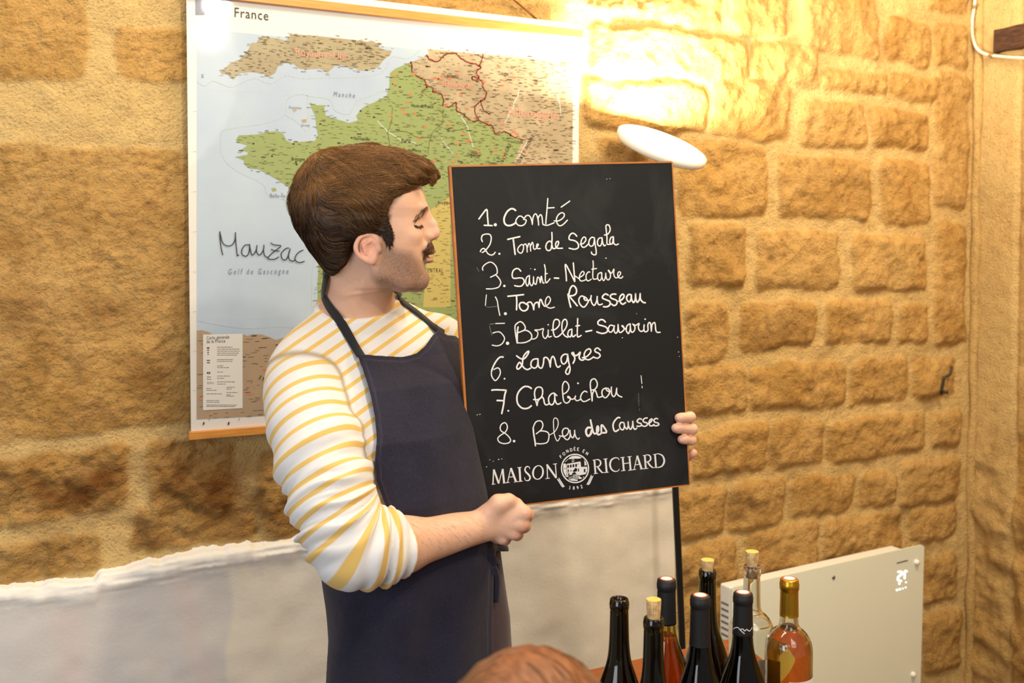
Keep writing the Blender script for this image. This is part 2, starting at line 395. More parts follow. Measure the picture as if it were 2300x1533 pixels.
# small fixings on the stone
mdark = mat('blackened_iron', (70, 60, 48), 0.6, 0.4, bump=0.3, bscale=300)
def wallpt(px, py, off=0.0):
    q = onwall(px, py, -0.012); return q + np.array([0, -off, 0])
mb = MB()
q = [wallpt(2131, 822, 0.012), wallpt(2124, 838, 0.018), wallpt(2114, 846, 0.014), wallpt(2112, 862, 0.010), wallpt(2111, 886, 0.006)]
mb.tube(catmull(q, 5), 0.0048, 8)
mb.tube([wallpt(2111, 878, 0.004), wallpt(2111, 878, 0.03)], 0.006, 8)
ho = mb.build('wall_hook', mdark, None, True, loc=wallpt(2112, 850))
tag(ho, 'small bent dark iron hook fixed in the stone wall near the corner', 'hook')
wood_b = mat('old_oak', (74, 46, 28), 0.8, noise=0.6, nscale=16, bump=1.0, bscale=40, stretch=(1, 2, 14))
q0 = onplane(2241, 90, (XC, 0, 0), (1, 0, 0)); q1 = onplane(2310, 90, (XC, 0, 0), (1, 0, 0))
zt_, zb_ = onplane(2270, 60, (XC, 0, 0), (1, 0, 0))[2], onplane(2270, 117, (XC, 0, 0), (1, 0, 0))[2]
mb = MB(); n = 14
ys = np.linspace(q0[1], q1[1] - 0.12, n); V = []
for y in ys:
    wv = 0.0012 * math.sin(y * 70); V += [(XC + 0.06, y, zt_ + wv), (XC - 0.022, y, zt_ - 0.004 + wv), (XC - 0.024, y, zb_ + 0.005 - wv), (XC + 0.06, y, zb_ - wv)]
F = [(0, 1, 2, 3), tuple((n - 1) * 4 + k for k in (3, 2, 1, 0))]
for i in range(n - 1):
    for j in range(4): F.append((i * 4 + j, i * 4 + 4 + j, i * 4 + 4 + (j + 1) % 4, i * 4 + (j + 1) % 4))
mb.add(V, F)
bo = mb.build('timber_beam', wood_b, None, loc=(XC, q0[1], zb_), bevel=0.003)
tag(bo, 'end of an old dark brown timber beam let into the yellow pier at top right', 'beam')
mcab = mat('white_cable', (225, 215, 195), 0.45)
def rwp(px, py, off=0.010): return onplane(px, py, (XC - off, 0, 0), (1, 0, 0))
cp = [rwp(2192, -60, .034), rwp(2190, 0, .034), rwp(2184, 45, .034), rwp(2184, 80, .034), rwp(2192, 105, .030), rwp(2210, 120, .020), rwp(2250, 127, .012), rwp(2330, 132, .012)]
mb = MB(); mb.tube(catmull(cp, 8), 0.0052, 10)
cab = thing('power_cable', 'thin white cable curving down the corner and along the pier below the timber', 'cable', cp[3])
mb.build('cable', mcab, cab, True)
for px, py in ((2189, 16), (2226, 124)):
    c_ = rwp(px, py, 0.034 if px < 2200 else 0.018); mb = MB(); mb.tube([c_ + np.array([0, 0.004, 0.003]), c_ + np.array([0, -0.004, -0.003])], 0.008, 10)
    mb.build('cable_clip', mat('clip', (150, 120, 80), 0.6), cab, True, label='brown cable clip')
# ================================================================== the wall map
def font_mesh(txt, size, space=1.0, shear=0.0):
    c = bpy.data.curves.new('t', 'FONT'); c.body = txt; c.size = size; c.space_character = space; c.shear = shear
    c.align_x = 'LEFT'; c.resolution_u = 2
    o = bpy.data.objects.new('t', c); COL.objects.link(o)
    dg = bpy.context.evaluated_depsgraph_get(); me = bpy.data.meshes.new_from_object(o.evaluated_get(dg))
    V = [np.array(v.co) for v in me.vertices]; F = [tuple(p.vertices) for p in me.polygons]
    bpy.data.objects.remove(o); bpy.data.curves.remove(c); bpy.data.meshes.remove(me)
    return V, F
YM = -0.034
def mp(px, py, off=0.0): return onplane(px, py, (0, YM - off, 0), (0, 1, 0))
xl, xr = mp(424, 500)[0], mp(1300, 300)[0]
zb = mp(424, 968)[2]; ztm = mp(900, 44)[2]
M_paper = mat('map_paper', (214, 211, 205), 0.35, coat=0.5, spec=0.15, bump=0.05, bscale=9)
M_paper.node_tree.nodes['Principled BSDF'].inputs['Coat Roughness'].default_value = 0.04
def pm(name, c, r=0.22): m_ = mat(name, c, 0.35, coat=0.5, spec=0.15); m_.node_tree.nodes['Principled BSDF'].inputs['Coat Roughness'].default_value = 0.04; return m_
MC = [M_paper, pm('sea_ink', (174, 189, 202)), pm('foreign_land_ink', (160, 144, 116)), pm('france_ink', (140, 153, 98)), pm('spain_ink', (168, 145, 118)),
      pm('dark_ink', (52, 42, 30)), pm('red_border_ink', (150, 48, 40)), pm('pink_ink', (222, 150, 130)), pm('grey_ink', (118, 122, 140)),
      pm('line_ink', (178, 188, 190)), pm('brown_ink', (104, 84, 50)), pm('uk_ink', (154, 142, 114)), pm('ochre_relief_ink', (182, 166, 100)), pm('river_ink', (214, 226, 220)), pm('orange_ink', (214, 120, 84))]
# soft mottling for the printed relief
for k in (1, 2, 3, 4, 11):
    m = MC[k]; nt = m.node_tree; b = nt.nodes['Principled BSDF']; c0 = tuple(b.inputs['Base Color'].default_value)[:3]
    n = noise_n(nt, 9 if k != 1 else 3.2, 6, 0.6)
    alt = {1: (0.35, 0.42, 0.55), 2: (0.56, 0.46, 0.30), 3: (0.25, 0.31, 0.125), 4: (0.32, 0.245, 0.17), 11: (0.40, 0.36, 0.22)}[k]
    cc = mixc(nt, rng(nt, n, 0.42, 0.68, 0, 0.8), c0, alt)
    if k in (2, 3, 4, 11):
        n9 = noise_n(nt, 60, 6, 0.7); cc = mixc(nt, rng(nt, n9, 0.5, 0.75, 0, 0.4), cc, tuple(v * 0.72 for v in c0))
    nt.links.new(cc, b.inputs['Base Color'])
mapT = thing('wall_map', 'large printed wall map of France hung between wooden bars behind the man', 'map', (xl, YM, zb))
mb = MB(); mb.box(((xl + xr) / 2, YM + 0.0006, (zb + ztm) / 2), AX, ((xr - xl) / 2, 0.0006, (ztm - zb) / 2 + 0.012))
mb.build('paper_sheet', M_paper, mapT)
pr = MB()
def flat(poly, mi, off):
    V = [mp(x, y, off) for x, y in poly]; b = len(pr.V)
    import mathutils
    tri = mathutils.geometry.tessellate_polygon([[Vector((v[0], v[2], 0)) for v in V]])
    F = []
    for t in tri:
        a, b_, c_ = [V[i] for i in t]
        n = np.cross(b_ - a, c_ - a)[1]
        F.append(tuple(t) if n < 0 else tuple(reversed(t)))
    pr.add(V, F, mi)
Z4 = lambda L: [(400 + x / 2.5, y / 2.5) for x, y in L]
xi0, xi1 = 442, 1287
sea = [(442, 64), (1287, 143), (1278, 900), (442, 941)]
flat(sea, 1, 0.0004)
UK = Z4([(235, 400), (260, 385), (300, 350), (345, 335), (390, 290), (405, 255), (415, 240), (440, 240), (455, 215), (475, 205), (560, 215), (600, 228), (625, 215), (632, 190), (800, 203), (1000, 225), (1150, 245), (1120, 262), (1160, 280), (1200, 285), (1190, 310), (1150, 340), (1130, 370), (1080, 395), (1020, 397), (1000, 385), (960, 380), (920, 365), (880, 370), (840, 407), (800, 385), (720, 390), (680, 385), (650, 360), (600, 350), (560, 375), (545, 410), (510, 432), (470, 410), (400, 405), (350, 410), (325, 430), (310, 450), (295, 430), (270, 415), (245, 418)])
flat(UK, 11, 0.0006)
CONT = Z4([(1400, 275), (2218, 352)]) + [(1284, 600), (1010, 760), (1000, 400), (935, 200)] + Z4([(1310, 350), (1390, 315), (1410, 300)])
flat(CONT, 2, 0.0006)
coast = Z4([(1305, 350), (1220, 385), (1190, 410), (1188, 450), (1185, 490), (1170, 540), (1100, 575), (1060, 590), (1030, 610), (1000, 650), (1010, 675), (960, 690), (880, 665), (830, 650), (820, 600), (835, 590), (770, 590), (740, 575), (750, 610), (770, 650), (775, 700), (785, 760), (770, 790), (700, 795), (640, 800), (610, 790), (590, 750), (560, 735), (500, 740), (440, 755), (340, 760), (325, 785), (335, 800), (390, 815), (370, 830), (350, 842), (392, 852), (390, 868), (320, 880), (370, 900), (370, 920), (400, 945), (450, 950), (500, 975), (560, 1010), (620, 1050), (660, 1100)]) + [(690, 500), (707, 545), (717, 575), (713, 640), (714, 680), (706, 745)]
EB = Z4([(1305, 350), (1312, 375), (1315, 400), (1345, 430), (1385, 450), (1395, 480), (1430, 490), (1430, 515), (1475, 525), (1490, 560), (1490, 590), (1525, 600), (1560, 575), (1565, 620), (1600, 640), (1620, 660), (1660, 685), (1680, 675), (1740, 700), (1760, 705), (1780, 745), (1830, 740), (1860, 752), (1880, 765), (1940, 785)])
FR = coast + [(900, 790), (1010, 760)] + [(1080, 600), (1130, 480), (1150, 380), (1160, 345)] + EB[::-1][0:-1]
flat(FR, 3, 0.0008)
SP = [(442, 742), (452, 741), (468, 745), (480, 752), (500, 751), (545, 750), (556, 754), (567, 750), (590, 751), (600, 755), (620, 763), (640, 757), (655, 758), (668, 767), (690, 778), (720, 790), (800, 800), (800, 922), (442, 941)]
flat(SP, 4, 0.0008)
flat([(968, 470), (1012, 440), (1012, 690), (950, 690)], 12, 0.0010)
ISL = Z4([(640, 615), (660, 608), (668, 620), (650, 632)]); flat(ISL, 11, 0.0006)
flat(Z4([(690, 672), (720, 668), (722, 686), (700, 690)]), 11, 0.0006)
flat([(609, 423), (618, 421), (622, 428), (612, 431)], 3, 0.0006)
def line(pts, wpx, mi, off=0.0012, k=0):
    if k: pts = catmull(pts, k)
    pts = np.asarray(pts, float)
    for a, b in zip(pts[:-1], pts[1:]):
        d = b - a; L = np.hypot(*d)
        if L < 1e-6: continue
        n = np.array([-d[1], d[0]]) / L * wpx / 2; e = d / L * wpx * 0.25
        q = [a - e + n, a - e - n, b + e - n, b + e + n]
        V = [mp(x, y, off) for x, y in q]
        nn = np.cross(V[1] - V[0], V[2] - V[0])[1]
        pr.add(V, [(0, 1, 2, 3)] if nn < 0 else [(3, 2, 1, 0)], mi)
def wig(pts, amp, seed):
    p = catmull(pts, 5); r = np.random.RandomState(seed); return p + r.randn(*p.shape) * amp
line(wig(EB, 0.8, 1), 2.6, 6)
line(wig(Z4([(1398, 308), (1412, 332), (1460, 345), (1490, 315), (1520, 298), (1560, 300), (1580, 320), (1620, 345), (1680, 365), (1700, 378), (1675, 402), (1690, 440), (1655, 430), (1652, 446), (1700, 450), (1710, 490), (1732, 530), (1710, 560), (1680, 582), (1665, 612), (1690, 680)]), 0.8, 2), 2.6, 6)
line(wig(Z4([(1712, 308), (1705, 340), (1690, 375)]), 0.5, 3), 2.2, 6); line(wig(Z4([(1700, 560), (1708, 602), (1730, 630), (1750, 642)]), 0.6, 4), 2.2, 6)
for L, s in (([(1200, 600), (1200, 680), (1180, 740), (1190, 830)], 5), ([(1490, 610), (1480, 690), (1430, 740), (1410, 800), (1405, 870)], 6), ([(780, 810), (800, 838), (860, 850), (960, 860)], 7), ([(1190, 740), (1270, 735), (1340, 770), (1400, 770)], 8)):
    line(wig(Z4(L), 0.6, s), 1.1, 10)
for L, s in (([(1575, 640), (1620, 700), (1640, 770), (1660, 830)], 15), ([(1480, 780), (1520, 830), (1545, 860)], 16), ([(1830, 690), (1880, 600), (1920, 500)], 17), ([(2150, 640), (2130, 540), (2080, 470)], 18), ([(1120, 680), (1180, 740), (1260, 790), (1330, 800)], 19), ([(1890, 910), (1930, 850), (1960, 790)], 20)):
    line(wig(Z4(L), 0.8, s), 1.3, 13)
for L in ([(105, 460), (150, 482), (190, 455), (240, 470), (300, 490), (360, 465), (430, 440), (520, 470), (600, 425), (700, 440), (850, 435), (1040, 430), (1150, 400), (1200, 320), (1290, 330), (1360, 280)],
          [(1180, 500), (1100, 530), (1000, 570), (960, 640), (880, 620), (850, 560), (740, 540), (680, 530), (610, 560), (600, 640), (500, 690), (280, 725), (240, 760), (250, 880), (330, 960), (470, 1030), (510, 1100), (600, 1120)],
          [(725, 530), (730, 640), (735, 740)], [(600, 645), (660, 680), (720, 740)], [(590, 1110), (610, 1180), (660, 1260)]):
    line(Z4(L), 1.2, 9, 0.0007, 4)
line([(442, 720), (500, 731), (560, 737), (640, 734), (700, 746)], 1.4, 9, 0.0007, 4)
line([(700, 500), (716, 555), (702, 600), (700, 690)], 1.2, 9, 0.0007, 4)
for gx_ in (516, 600, 690, 800, 920, 1040, 1160): line([(gx_, 75 + (gx_ - 442) * 0.093), (gx_ - 4, 738)], 0.5, 9, 0.0005)
for gy_ in (200, 330, 460, 590, 720): line([(442, gy_), (1010, gy_ + (560 - gy_) * 0.1)], 0.5, 9, 0.0005)
# place-name dashes
rs = np.random.RandomState(5)
def dashes(poly, nd, cols, xr_, yr_, sc=1.0, grow=6):
    poly = np.array(poly); k = 0; tr = 0
    while k < nd and tr < nd * 12:
        tr += 1; x = rs.uniform(*xr_); y = rs.uniform(*yr_)
        if poly_sd(np.array([x]), np.array([y]), poly)[0] > grow: continue
        L = rs.uniform(3.5, 10) * sc * (1.3 if rs.rand() < 0.1 else 1); mi = cols[rs.randint(len(cols))]
        sl = (555 - y) / (5900 - x) * 1.0
        line([(x - L / 2, y - L / 2 * sl), (x + L / 2, y + L / 2 * sl)], rs.uniform(0.65, 1.1) if rs.rand() < 0.95 else 2.0, mi, 0.0013); k += 1
dashes(UK, 420, [10, 10, 10, 5, 11, 2], (480, 900), (75, 185))
dashes(FR, 1900, [10, 10, 10, 10, 5, 3], (515, 1180), (135, 720))
dashes(CONT, 1150, [10, 10, 10, 5, 2], (930, 1290), (108, 400))
dashes(SP, 170, [10, 5, 5, 10], (445, 720), (742, 938), 1.3, 0)
for k in range(46):
    x, y = rs.uniform(860, 1180), rs.uniform(150, 370); line([(x - 3, y), (x + 3, y)], 3.6, 14, 0.0014)
for k in range(60):
    x, y = rs.uniform(520, 1270), rs.uniform(100, 380)
    if poly_sd(np.array([x]), np.array([y]), np.array(FR))[0] < 0: line([(x - 1.5, y), (x + 1.5, y)], 3.0, 5, 0.0014)
for x, y in ((467, 806), (596, 829), (560, 884), (453, 896)): line([(x - 5, y), (x + 5, y)], 3.2, 14, 0.0014)
# lettering printed on the map
def maptext(txt, px, py, wpx, hpx, mi, space=1.0, shear=0.0, rot=0.0, off=0.0015):
    a = mp(px, py, off); e = mp(px + wpx, py, off); hh = mp(px, py - hpx, off)
    V, F = font_mesh(txt, 1.0, space, shear)
    x1 = max(v[0] for v in V); x0 = min(v[0] for v in V); sx = (e[0] - a[0]) / (x1 - x0); sz = (hh[2] - a[2]) / 0.70
    c, s = math.cos(rot), math.sin(rot); o = []
    for v in V:
        X, Z = (v[0] - x0) * sx, v[1] * sz; o.append((a[0] + X * c - Z * s, a[1], a[2] + X * s + Z * c))
    pr.add(o, F, mi)
maptext('France', 527, 38, 76, 22, 5, 1.08)
maptext('Manche', 749, 216, 48, 11, 8, 1.5, 0.25)
maptext('Golf de Gascogne', 513, 616, 135, 13, 8, 1.6, 0.25)
maptext('Belle-Île', 607, 443, 34, 9, 8, 1.1)
maptext('Guernsey', 649, 243, 28, 6, 8, 1.1); maptext('Jersey', 676, 283, 20, 6, 8, 1.1)
maptext('Royaume-Uni', 664, 124, 112, 17, 7, 1.0); maptext('Allemagne', 1138, 260, 116, 20, 7, 1.0); maptext('Belgique', 1000, 193, 62, 13, 7, 1.0)
maptext('Bretagne', 655, 360, 30, 8, 5); maptext('Normandie', 795, 314, 36, 8, 5); maptext('Hauts-de-France', 924, 240, 50, 8, 5)
maptext('Île-de-France', 906, 340, 40, 8, 5); maptext('Grand-Est', 1049, 351, 30, 8, 5); maptext('Bourgogne', 984, 458, 28, 7, 5)
maptext('Paris', 902, 320, 20, 9, 5); maptext('Londres', 798, 100, 24, 7, 5); maptext('Bruxelles', 1004, 174, 26, 7, 5); maptext('Cologne', 1120, 168, 22, 8, 5)
maptext('VOSGES', 1131, 366, 42, 8, 5, 1.2, 0, 1.15); maptext('FORÊT-NOIRE', 1166, 372, 70, 8, 5, 1.2, 0, 1.05)
maptext('CENTRAL', 953, 612, 42, 10, 5, 1.3, 0.2); maptext('SYSTÈME', 580, 850, 60, 9, 5, 1.4, 0, -0.55)
maptext('N', 468, 72, 7, 9, 8); maptext('O', 447, 90, 8, 9, 8); maptext('S', 452, 174, 6, 8, 8); line([(461, 90), (470, 91), (472, 80)], 1.2, 8)
# emblem blocks in the top margin
flat([(439, -12), (461, -12), (460, 33), (439, 33)], 8, 0.0012)
flat([(480, 12), (491, 4), (502, -8), (504, 6), (492, 20), (481, 30)], 6, 0.0012); flat([(482, 26), (492, 34), (500, 38), (490, 40), (482, 36)], 7, 0.0012)
# legend
flat([(456, 751), (545, 749), (545, 916), (456, 921)], 0, 0.0016)
def dtxt(x, y, L, mi=8, h=1.3): 
    xx = x
    while xx < x + L:
        l = rs.uniform(3, 9); l = min(l, x + L - xx); line([(xx, y), (xx + l, y)], h, mi, 0.0019); xx += l + 1.6
maptext('Carte générale', 464, 762, 51, 8, 5, 1.05, 0, 0, 0.0019); maptext('de la France', 464, 770.5, 42, 8, 5, 1.05, 0, 0, 0.0019)
for y, L in ((779, 34), (783.5, 50), (788, 50), (792.5, 48), (797, 44), (807, 36), (811, 34), (821, 13), (825, 26), (835, 13), (844, 28), (849, 16), (857, 39), (862, 18)): dtxt(488, y, L, 10, 1.1)
for y, L in ((872, 12), (876, 22), (884, 34), (899, 28), (903, 30), (909, 68), (912, 64)): dtxt(464, y, L, 10, 1.1)
for y, L in ((869, 18), (873, 12), (881, 24), (886, 10), (889, 18)): dtxt(509, y, L, 10, 1.1)
for y, sz in ((781, 3.6), (786, 2.4), (791, 2.2), (795.5, 1.8)): line([(467.5 - sz / 2, y), (467.5 + sz / 2, y)], sz, 6 if sz > 3 else 5, 0.0019)
for y in (809, 814): line([(465, y), (471, y)], 2.0, 5, 0.0019)
line([(466, 837), (471, 837)], 4.4, 5, 0.0019); line([(467.6, 837), (469.4, 837)], 1.6, 0, 0.0021)
for y in (846, 851): dtxt(465, y, 9, 10, 1.4)
for y in (858, 861): dtxt(465, y, 15, 10, 0.9)
for x in (458, 514): line([(x, 948), (x - 1, 953)], 3.0, 5, 0.0016)
for k, x in enumerate((470, 537)): line([(x, 939), (x, 944)], 1.0, 8)
for k, y in enumerate((250, 340, 430, 520, 610, 699, 788, 876)): line([(434, y), (441, y)], 0.8, 7)
o = pr.build('printed_chart', MC, mapT, label='printed chart with sea, coasts, green France and tiny place names')
# marker handwriting
SN = 0
def stroke_strip(mbx, pts, w, place, mi=0, k=6, caps=True):
    """flat ribbon with round ends; w may vary along the stroke; place maps 2-D to 3-D"""
    pts = catmull(pts, k) if len(pts) > 1 else np.array(pts, float)
    n = len(pts); wv = np.asarray(w, float) if hasattr(w, '__len__') else np.array([w])
    ww = np.interp(np.linspace(0, 1, n), np.linspace(0, 1, len(wv)), wv) if len(wv) > 1 else np.full(n, wv[0])
    L, R = [], []
    for i in range(n):
        t = pts[min(i + 1, n - 1)] - pts[max(i - 1, 0)]; t = t / (np.hypot(*t) + 1e-9); nn = np.array([-t[1], t[0]]) * ww[i] / 2
        L.append(pts[i] + nn); R.append(pts[i] - nn)
    global SN
    SN = (SN + 1) % 40; base = SN * 1.5e-5
    V = [place(*q) for q in L + R]; V = [v + (CAM - v) / 1.8 * (base + 4e-5 * (i % n) / n) for i, v in enumerate(V)]; F = [(i, n + i, n + i + 1, i + 1) for i in range(n - 1)]
    def fix(V, F):
        out = []
        for f in F:
            a, b, c = V[f[0]], V[f[1]], V[f[2]]
            out.append(f if np.dot(np.cross(b - a, c - a), CAM - a) > 0 else tuple(reversed(f)))
        return out
    mbx.add(V, fix(V, F), mi)
    if caps:
        cl = 0
        for p, r in ((pts[0], ww[0] / 2), (pts[-1], ww[-1] / 2)):
            V = [place(p[0] + r * math.cos(a), p[1] + r * math.sin(a)) for a in np.linspace(0, 2 * math.pi, 9 if r < 25 else 17)[:-1]]
            cl += 1; V = [v + (CAM - v) / 1.8 * (base + 5e-5 + 1.5e-5 * cl) for v in V]
            mbx.add(V, fix(V, [tuple(range(len(V)))]), mi)
def parse(s): return [[tuple(float(v) for v in p.split(',')) for p in st.split()] for st in s.split('/')]
mk = MB()
for st in parse('130,190 150,280 180,400 230,470 320,500 400,470 445,400 465,320 467,210/130,200 140,380 160,540 195,690/467,210 475,400 495,600 510,705 540,692/750,480 690,475 630,530 600,620 620,690 690,720 740,680 770,580 770,460/770,470 790,580 825,695 880,650 920,570 930,485/920,570 930,640 980,695 1040,640 1075,560 1080,480/1070,560 1080,660 1110,720 1165,745/1230,435 1300,475 1445,495 1350,580 1250,660 1165,760 1220,783 1320,780 1395,735/1240,572 1310,600 1410,605/1620,545 1560,550 1480,620 1450,690 1480,780 1540,800 1590,740 1625,640 1645,560/1640,580 1610,690 1630,790 1700,825 1750,800/1925,590 1850,620 1780,690 1750,770 1780,830 1850,855 1950,832'):
    stroke_strip(mk, st, 21, lambda x, y: mp(480 + x / 9.583, 500 + y / 9.583, 0.0024))
mk.build('marker_writing', mat('black_marker', (38, 38, 42), 0.4), mapT, label='handwritten word in thin black marker')
M_bar = mat('oiled_wood_bar', (204, 138, 66), 0.4, noise=0.22, nscale=18, stretch=(1, 12, 30))
zt1, zt0 = mp(900, 24)[2], mp(900, 43)[2]
mb = MB(); mb.box(((xl + xr) / 2, YM - 0.004, (zt1 + zt0) / 2), AX, ((xr - xl) / 2 + 0.006, 0.0075, (zt1 - zt0) / 2)); mb.build('top_bar', M_bar, mapT, bevel=0.0015)
mb = MB(); mb.box(((xl + xr) / 2, YM + 0.005, (zt1 + zt0) / 2 + 0.012), AX, ((xr - xl) / 2 + 0.006, 0.0045, (zt1 - zt0) / 2 + 0.006)); mb.build('back_strip', mat('white_strip', (235, 226, 210), 0.4), mapT, bevel=0.001, label='white strip behind the top bar')
z1, z0 = mp(430, 968)[2], mp(430, 986)[2]
mb = MB(); mb.box(((xl + xr) / 2, YM - 0.004, (z1 + z0) / 2), AX, ((xr - xl) / 2 + 0.006, 0.0075, (z1 - z0) / 2)); mb.build('bottom_bar', M_bar, mapT, bevel=0.0015)
mb = MB(); mb.tube([mp(1224, 60, -0.012), onwall(1190, 28, -0.03), onwall(1140, -12, -0.02)], 0.0016, 6); mb.tube([mp(1224, 62, -0.016), onwall(1140, -12, -0.022)], 0.0012, 6)
mb.build('hanging_cord', mat('brown_cord', (120, 70, 30), 0.8), mapT, True)

# ================================================================== the chalkboard
a, b_, c_, d_ = ray(1010.5, 373), ray(1508.5, 363.5), ray(1548, 1088), ray(1060, 1147)
A_ = np.stack([b_, -c_, d_], 1); lam = np.linalg.solve(A_, a)      # a*1 = b*lb - c*lc + d*ld
dTL = 1.74
BTL, BTR, BBR, BBL = a * dTL + CAM, b_ * lam[0] * dTL + CAM, c_ * lam[1] * dTL + CAM, d_ * lam[2] * dTL + CAM
BX = (BTR - BTL); BWID = np.linalg.norm(BX); BX = BX / BWID
BN = np.cross(BX, BTL - BBL); BN /= np.linalg.norm(BN)             # towards the camera?
if np.dot(BN, CAM - BTL) < 0: BN = -BN
BZ = np.cross(BN, BX); BZ = BZ if BZ[2] > 0 else -BZ; BHEI = np.dot(BTL - BBL, BZ)
BC = (BTL + BBR) / 2
def bp(px, py, off=0.0): return onplane(px, py, BTL + BN * off, BN)
M_board = bpy.data.materials.new('chalkboard_slate'); M_board.use_nodes = True; nt = M_board.node_tree; b = nt.nodes['Principled BSDF']
n1 = noise_n(nt, 5, 6, 0.6, dist=1.2); n2 = noise_n(nt, 420, 2)
c = mixc(nt, rng(nt, n1, 0.5, 0.8, 0, 1.0), (0.0085, 0.0085, 0.0088), (0.030, 0.029, 0.029))
c = mixc(nt, rng(nt, n2, 0.74, 0.80, 0, 0.35), c, (0.12, 0.12, 0.12))
nt.links.new(c, b.inputs['Base Color']); b.inputs['Roughness'].default_value = 0.62; b.inputs['Specular IOR Level'].default_value = 0.28
M_edge = mat('varnished_beech_edge', (186, 112, 48), 0.45, noise=0.2, nscale=30)
bT = thing('chalkboard', 'black chalkboard with a handwritten list of eight cheeses, held up by the man', 'chalkboard', BBL)
mb = MB(); TH = 0.0055
P4 = [BTL, BTR, BBR, BBL]
mb.add(P4 + [p - BN * 2 * TH for p in P4], [(0, 3, 2, 1), (4, 5, 6, 7), (0, 1, 5, 4), (1, 2, 6, 5), (2, 3, 7, 6), (3, 0, 4, 7)])
mb.build('writing_panel', M_board, bT)
def strip(p, q, w_out, w_in, nm):
    m_ = MB(); d = (q - p) / np.linalg.norm(q - p); n = np.cross(d, BN); cen = (BTL + BBR) / 2
    if np.dot(n, cen - p) > 0: n = -n
    pp = [p - n * w_in, q - n * w_in, q + n * w_out, p + n * w_out]
    m_.add([x + BN * 0.0006 for x in pp] + [x - BN * (2 * TH + 0.001) for x in pp], [(0, 1, 2, 3), (7, 6, 5, 4), (0, 4, 5, 1), (1, 5, 6, 2), (2, 6, 7, 3), (3, 7, 4, 0)])
    m_.build('frame_edge', M_edge, bT)
strip(BTL, BBL, 0.0016, 0.0024, 'l'); strip(BTL, BTR, 0.0014, 0.0016, 't'); strip(BTR, BBR, 0.0022, 0.0002, 'r'); strip(BBL, BBR, 0.0014, 0.0010, 'b')
M_chalk = mat('white_chalk', (232, 228, 224), 0.9, noise=0.12, nscale=260)
M_chalk2 = mat('thin_chalk', (118, 112, 110), 0.9, noise=0.5, nscale=260)
SC = 9.583
THR = iter([1122, 1130, 1142, 1145, 1152, 1147, 1150, 1165])
def chalk(items, dots=(), label=None):
    a_, m_ = MB(), MB(); thr = next(THR)          # the number, then the words
    for (ox, oy), w_, s, mi in items:
        for st in parse(s):
            num = ox + max(x for x, y in st) / SC < thr
            stroke_strip(a_ if num else m_, st, w_, lambda x, y: bp(ox + x / SC, oy + y / SC, 0.0005), mi)
    for (ox, oy), x, y, r in dots:
        stroke_strip(a_ if ox + x / SC < thr else m_, [(x - 1, y), (x + 1, y)], 2 * r, lambda X, Y: bp(ox + X / SC, oy + Y / SC, 0.0005))
    a_.build('chalk_number', [M_chalk, M_chalk2], bT); m_.build('chalk_writing', [M_chalk, M_chalk2], bT)
A0, B0, C0, D0, E0, F0, G0, H0 = (1060, 430), (1260, 490), (1060, 570), (1260, 630), (1080, 710), (1090, 830), (1260, 840), (1090, 920)
chalk([(A0, 32, '150,590 230,480 318,385 335,540 350,710/265,725 435,732', 0), (A0, 38, '940,405 890,372 830,375 760,430 705,530 690,610 710,690 770,730 840,725 900,700 940,670', 0),
       (A0, 27, '1010,530 960,590 945,650 980,710 1040,735 1110,720 1155,670 1165,610 1110,600/1010,530 1060,530 1120,570 1170,520 1225,515 1265,560 1290,640 1300,710/1300,710 1310,580 1340,500 1375,480 1405,530 1430,640 1435,720/1425,640 1430,560 1470,500 1500,520 1515,600 1525,690 1550,715 1610,725 1660,715 1770,670/1632,150 1625,260 1610,450 1595,600 1590,690/1615,355 1770,345/1770,630 1840,635 1920,600 1980,540 1985,480 1930,455 1860,500 1820,580 1825,660 1860,720 1900,735 1960,710 2055,615/1920,335 2105,205', 0)], [(A0, 503, 714, 34)])
chalk([(A0, 27, '225,1075 205,1020 220,950 270,920 360,915 405,950 415,1020 390,1130 330,1220 260,1290 220,1310/180,1290 210,1240 260,1225 300,1270 350,1340 420,1365 470,1345 500,1305', 0), (A0, 34, '770,1028 890,1000 1030,970/890,1030 905,1150 920,1280 930,1350', 0),
       (A0, 25, '1060,1140 1000,1200 985,1270 1030,1320 1080,1310 1110,1220 1100,1150 1060,1140/1110,1160 1150,1125 1180,1180 1190,1300/1195,1200 1220,1120 1250,1140 1265,1280/1270,1160 1300,1090 1320,1150 1325,1220 1355,1240 1400,1200 1430,1140 1405,1130 1390,1180 1410,1225 1470,1225', 0),
       (A0, 29, '1720,1110 1680,1065 1620,1100 1590,1180 1610,1250 1660,1270 1705,1230 1715,1150/1720,880 1725,1000 1720,1120 1735,1200 1765,1230 1830,1190 1865,1110 1855,1070 1815,1090 1800,1150 1830,1215 1950,1218', 0),
       (B0, 30, '340,385 300,340 250,320 200,350 170,420 190,460 270,475 340,510 375,570 370,630 320,660 260,662 175,642', 0),
       (B0, 28, '415,555 480,540 530,480 530,420 490,405 450,450 430,530 445,600 490,625 540,600 580,560/720,420 660,410 610,470 600,550 640,600 690,580 715,500 720,420/720,430 735,560 755,680 755,770 710,785 665,760 655,725/880,420 820,430 785,500 800,580 850,590 880,520 885,420/885,430 900,530 930,590 960,575/935,360 1000,345 1050,280 1055,200 1020,140 970,160 975,260 990,420 990,540 1020,560 1070,555/1125,395 1080,410 1050,480 1060,540 1100,550 1120,480 1125,395/1130,400 1130,500 1145,550 1190,572 1235,550', 0)], [(A0, 590, 1338, 24)])
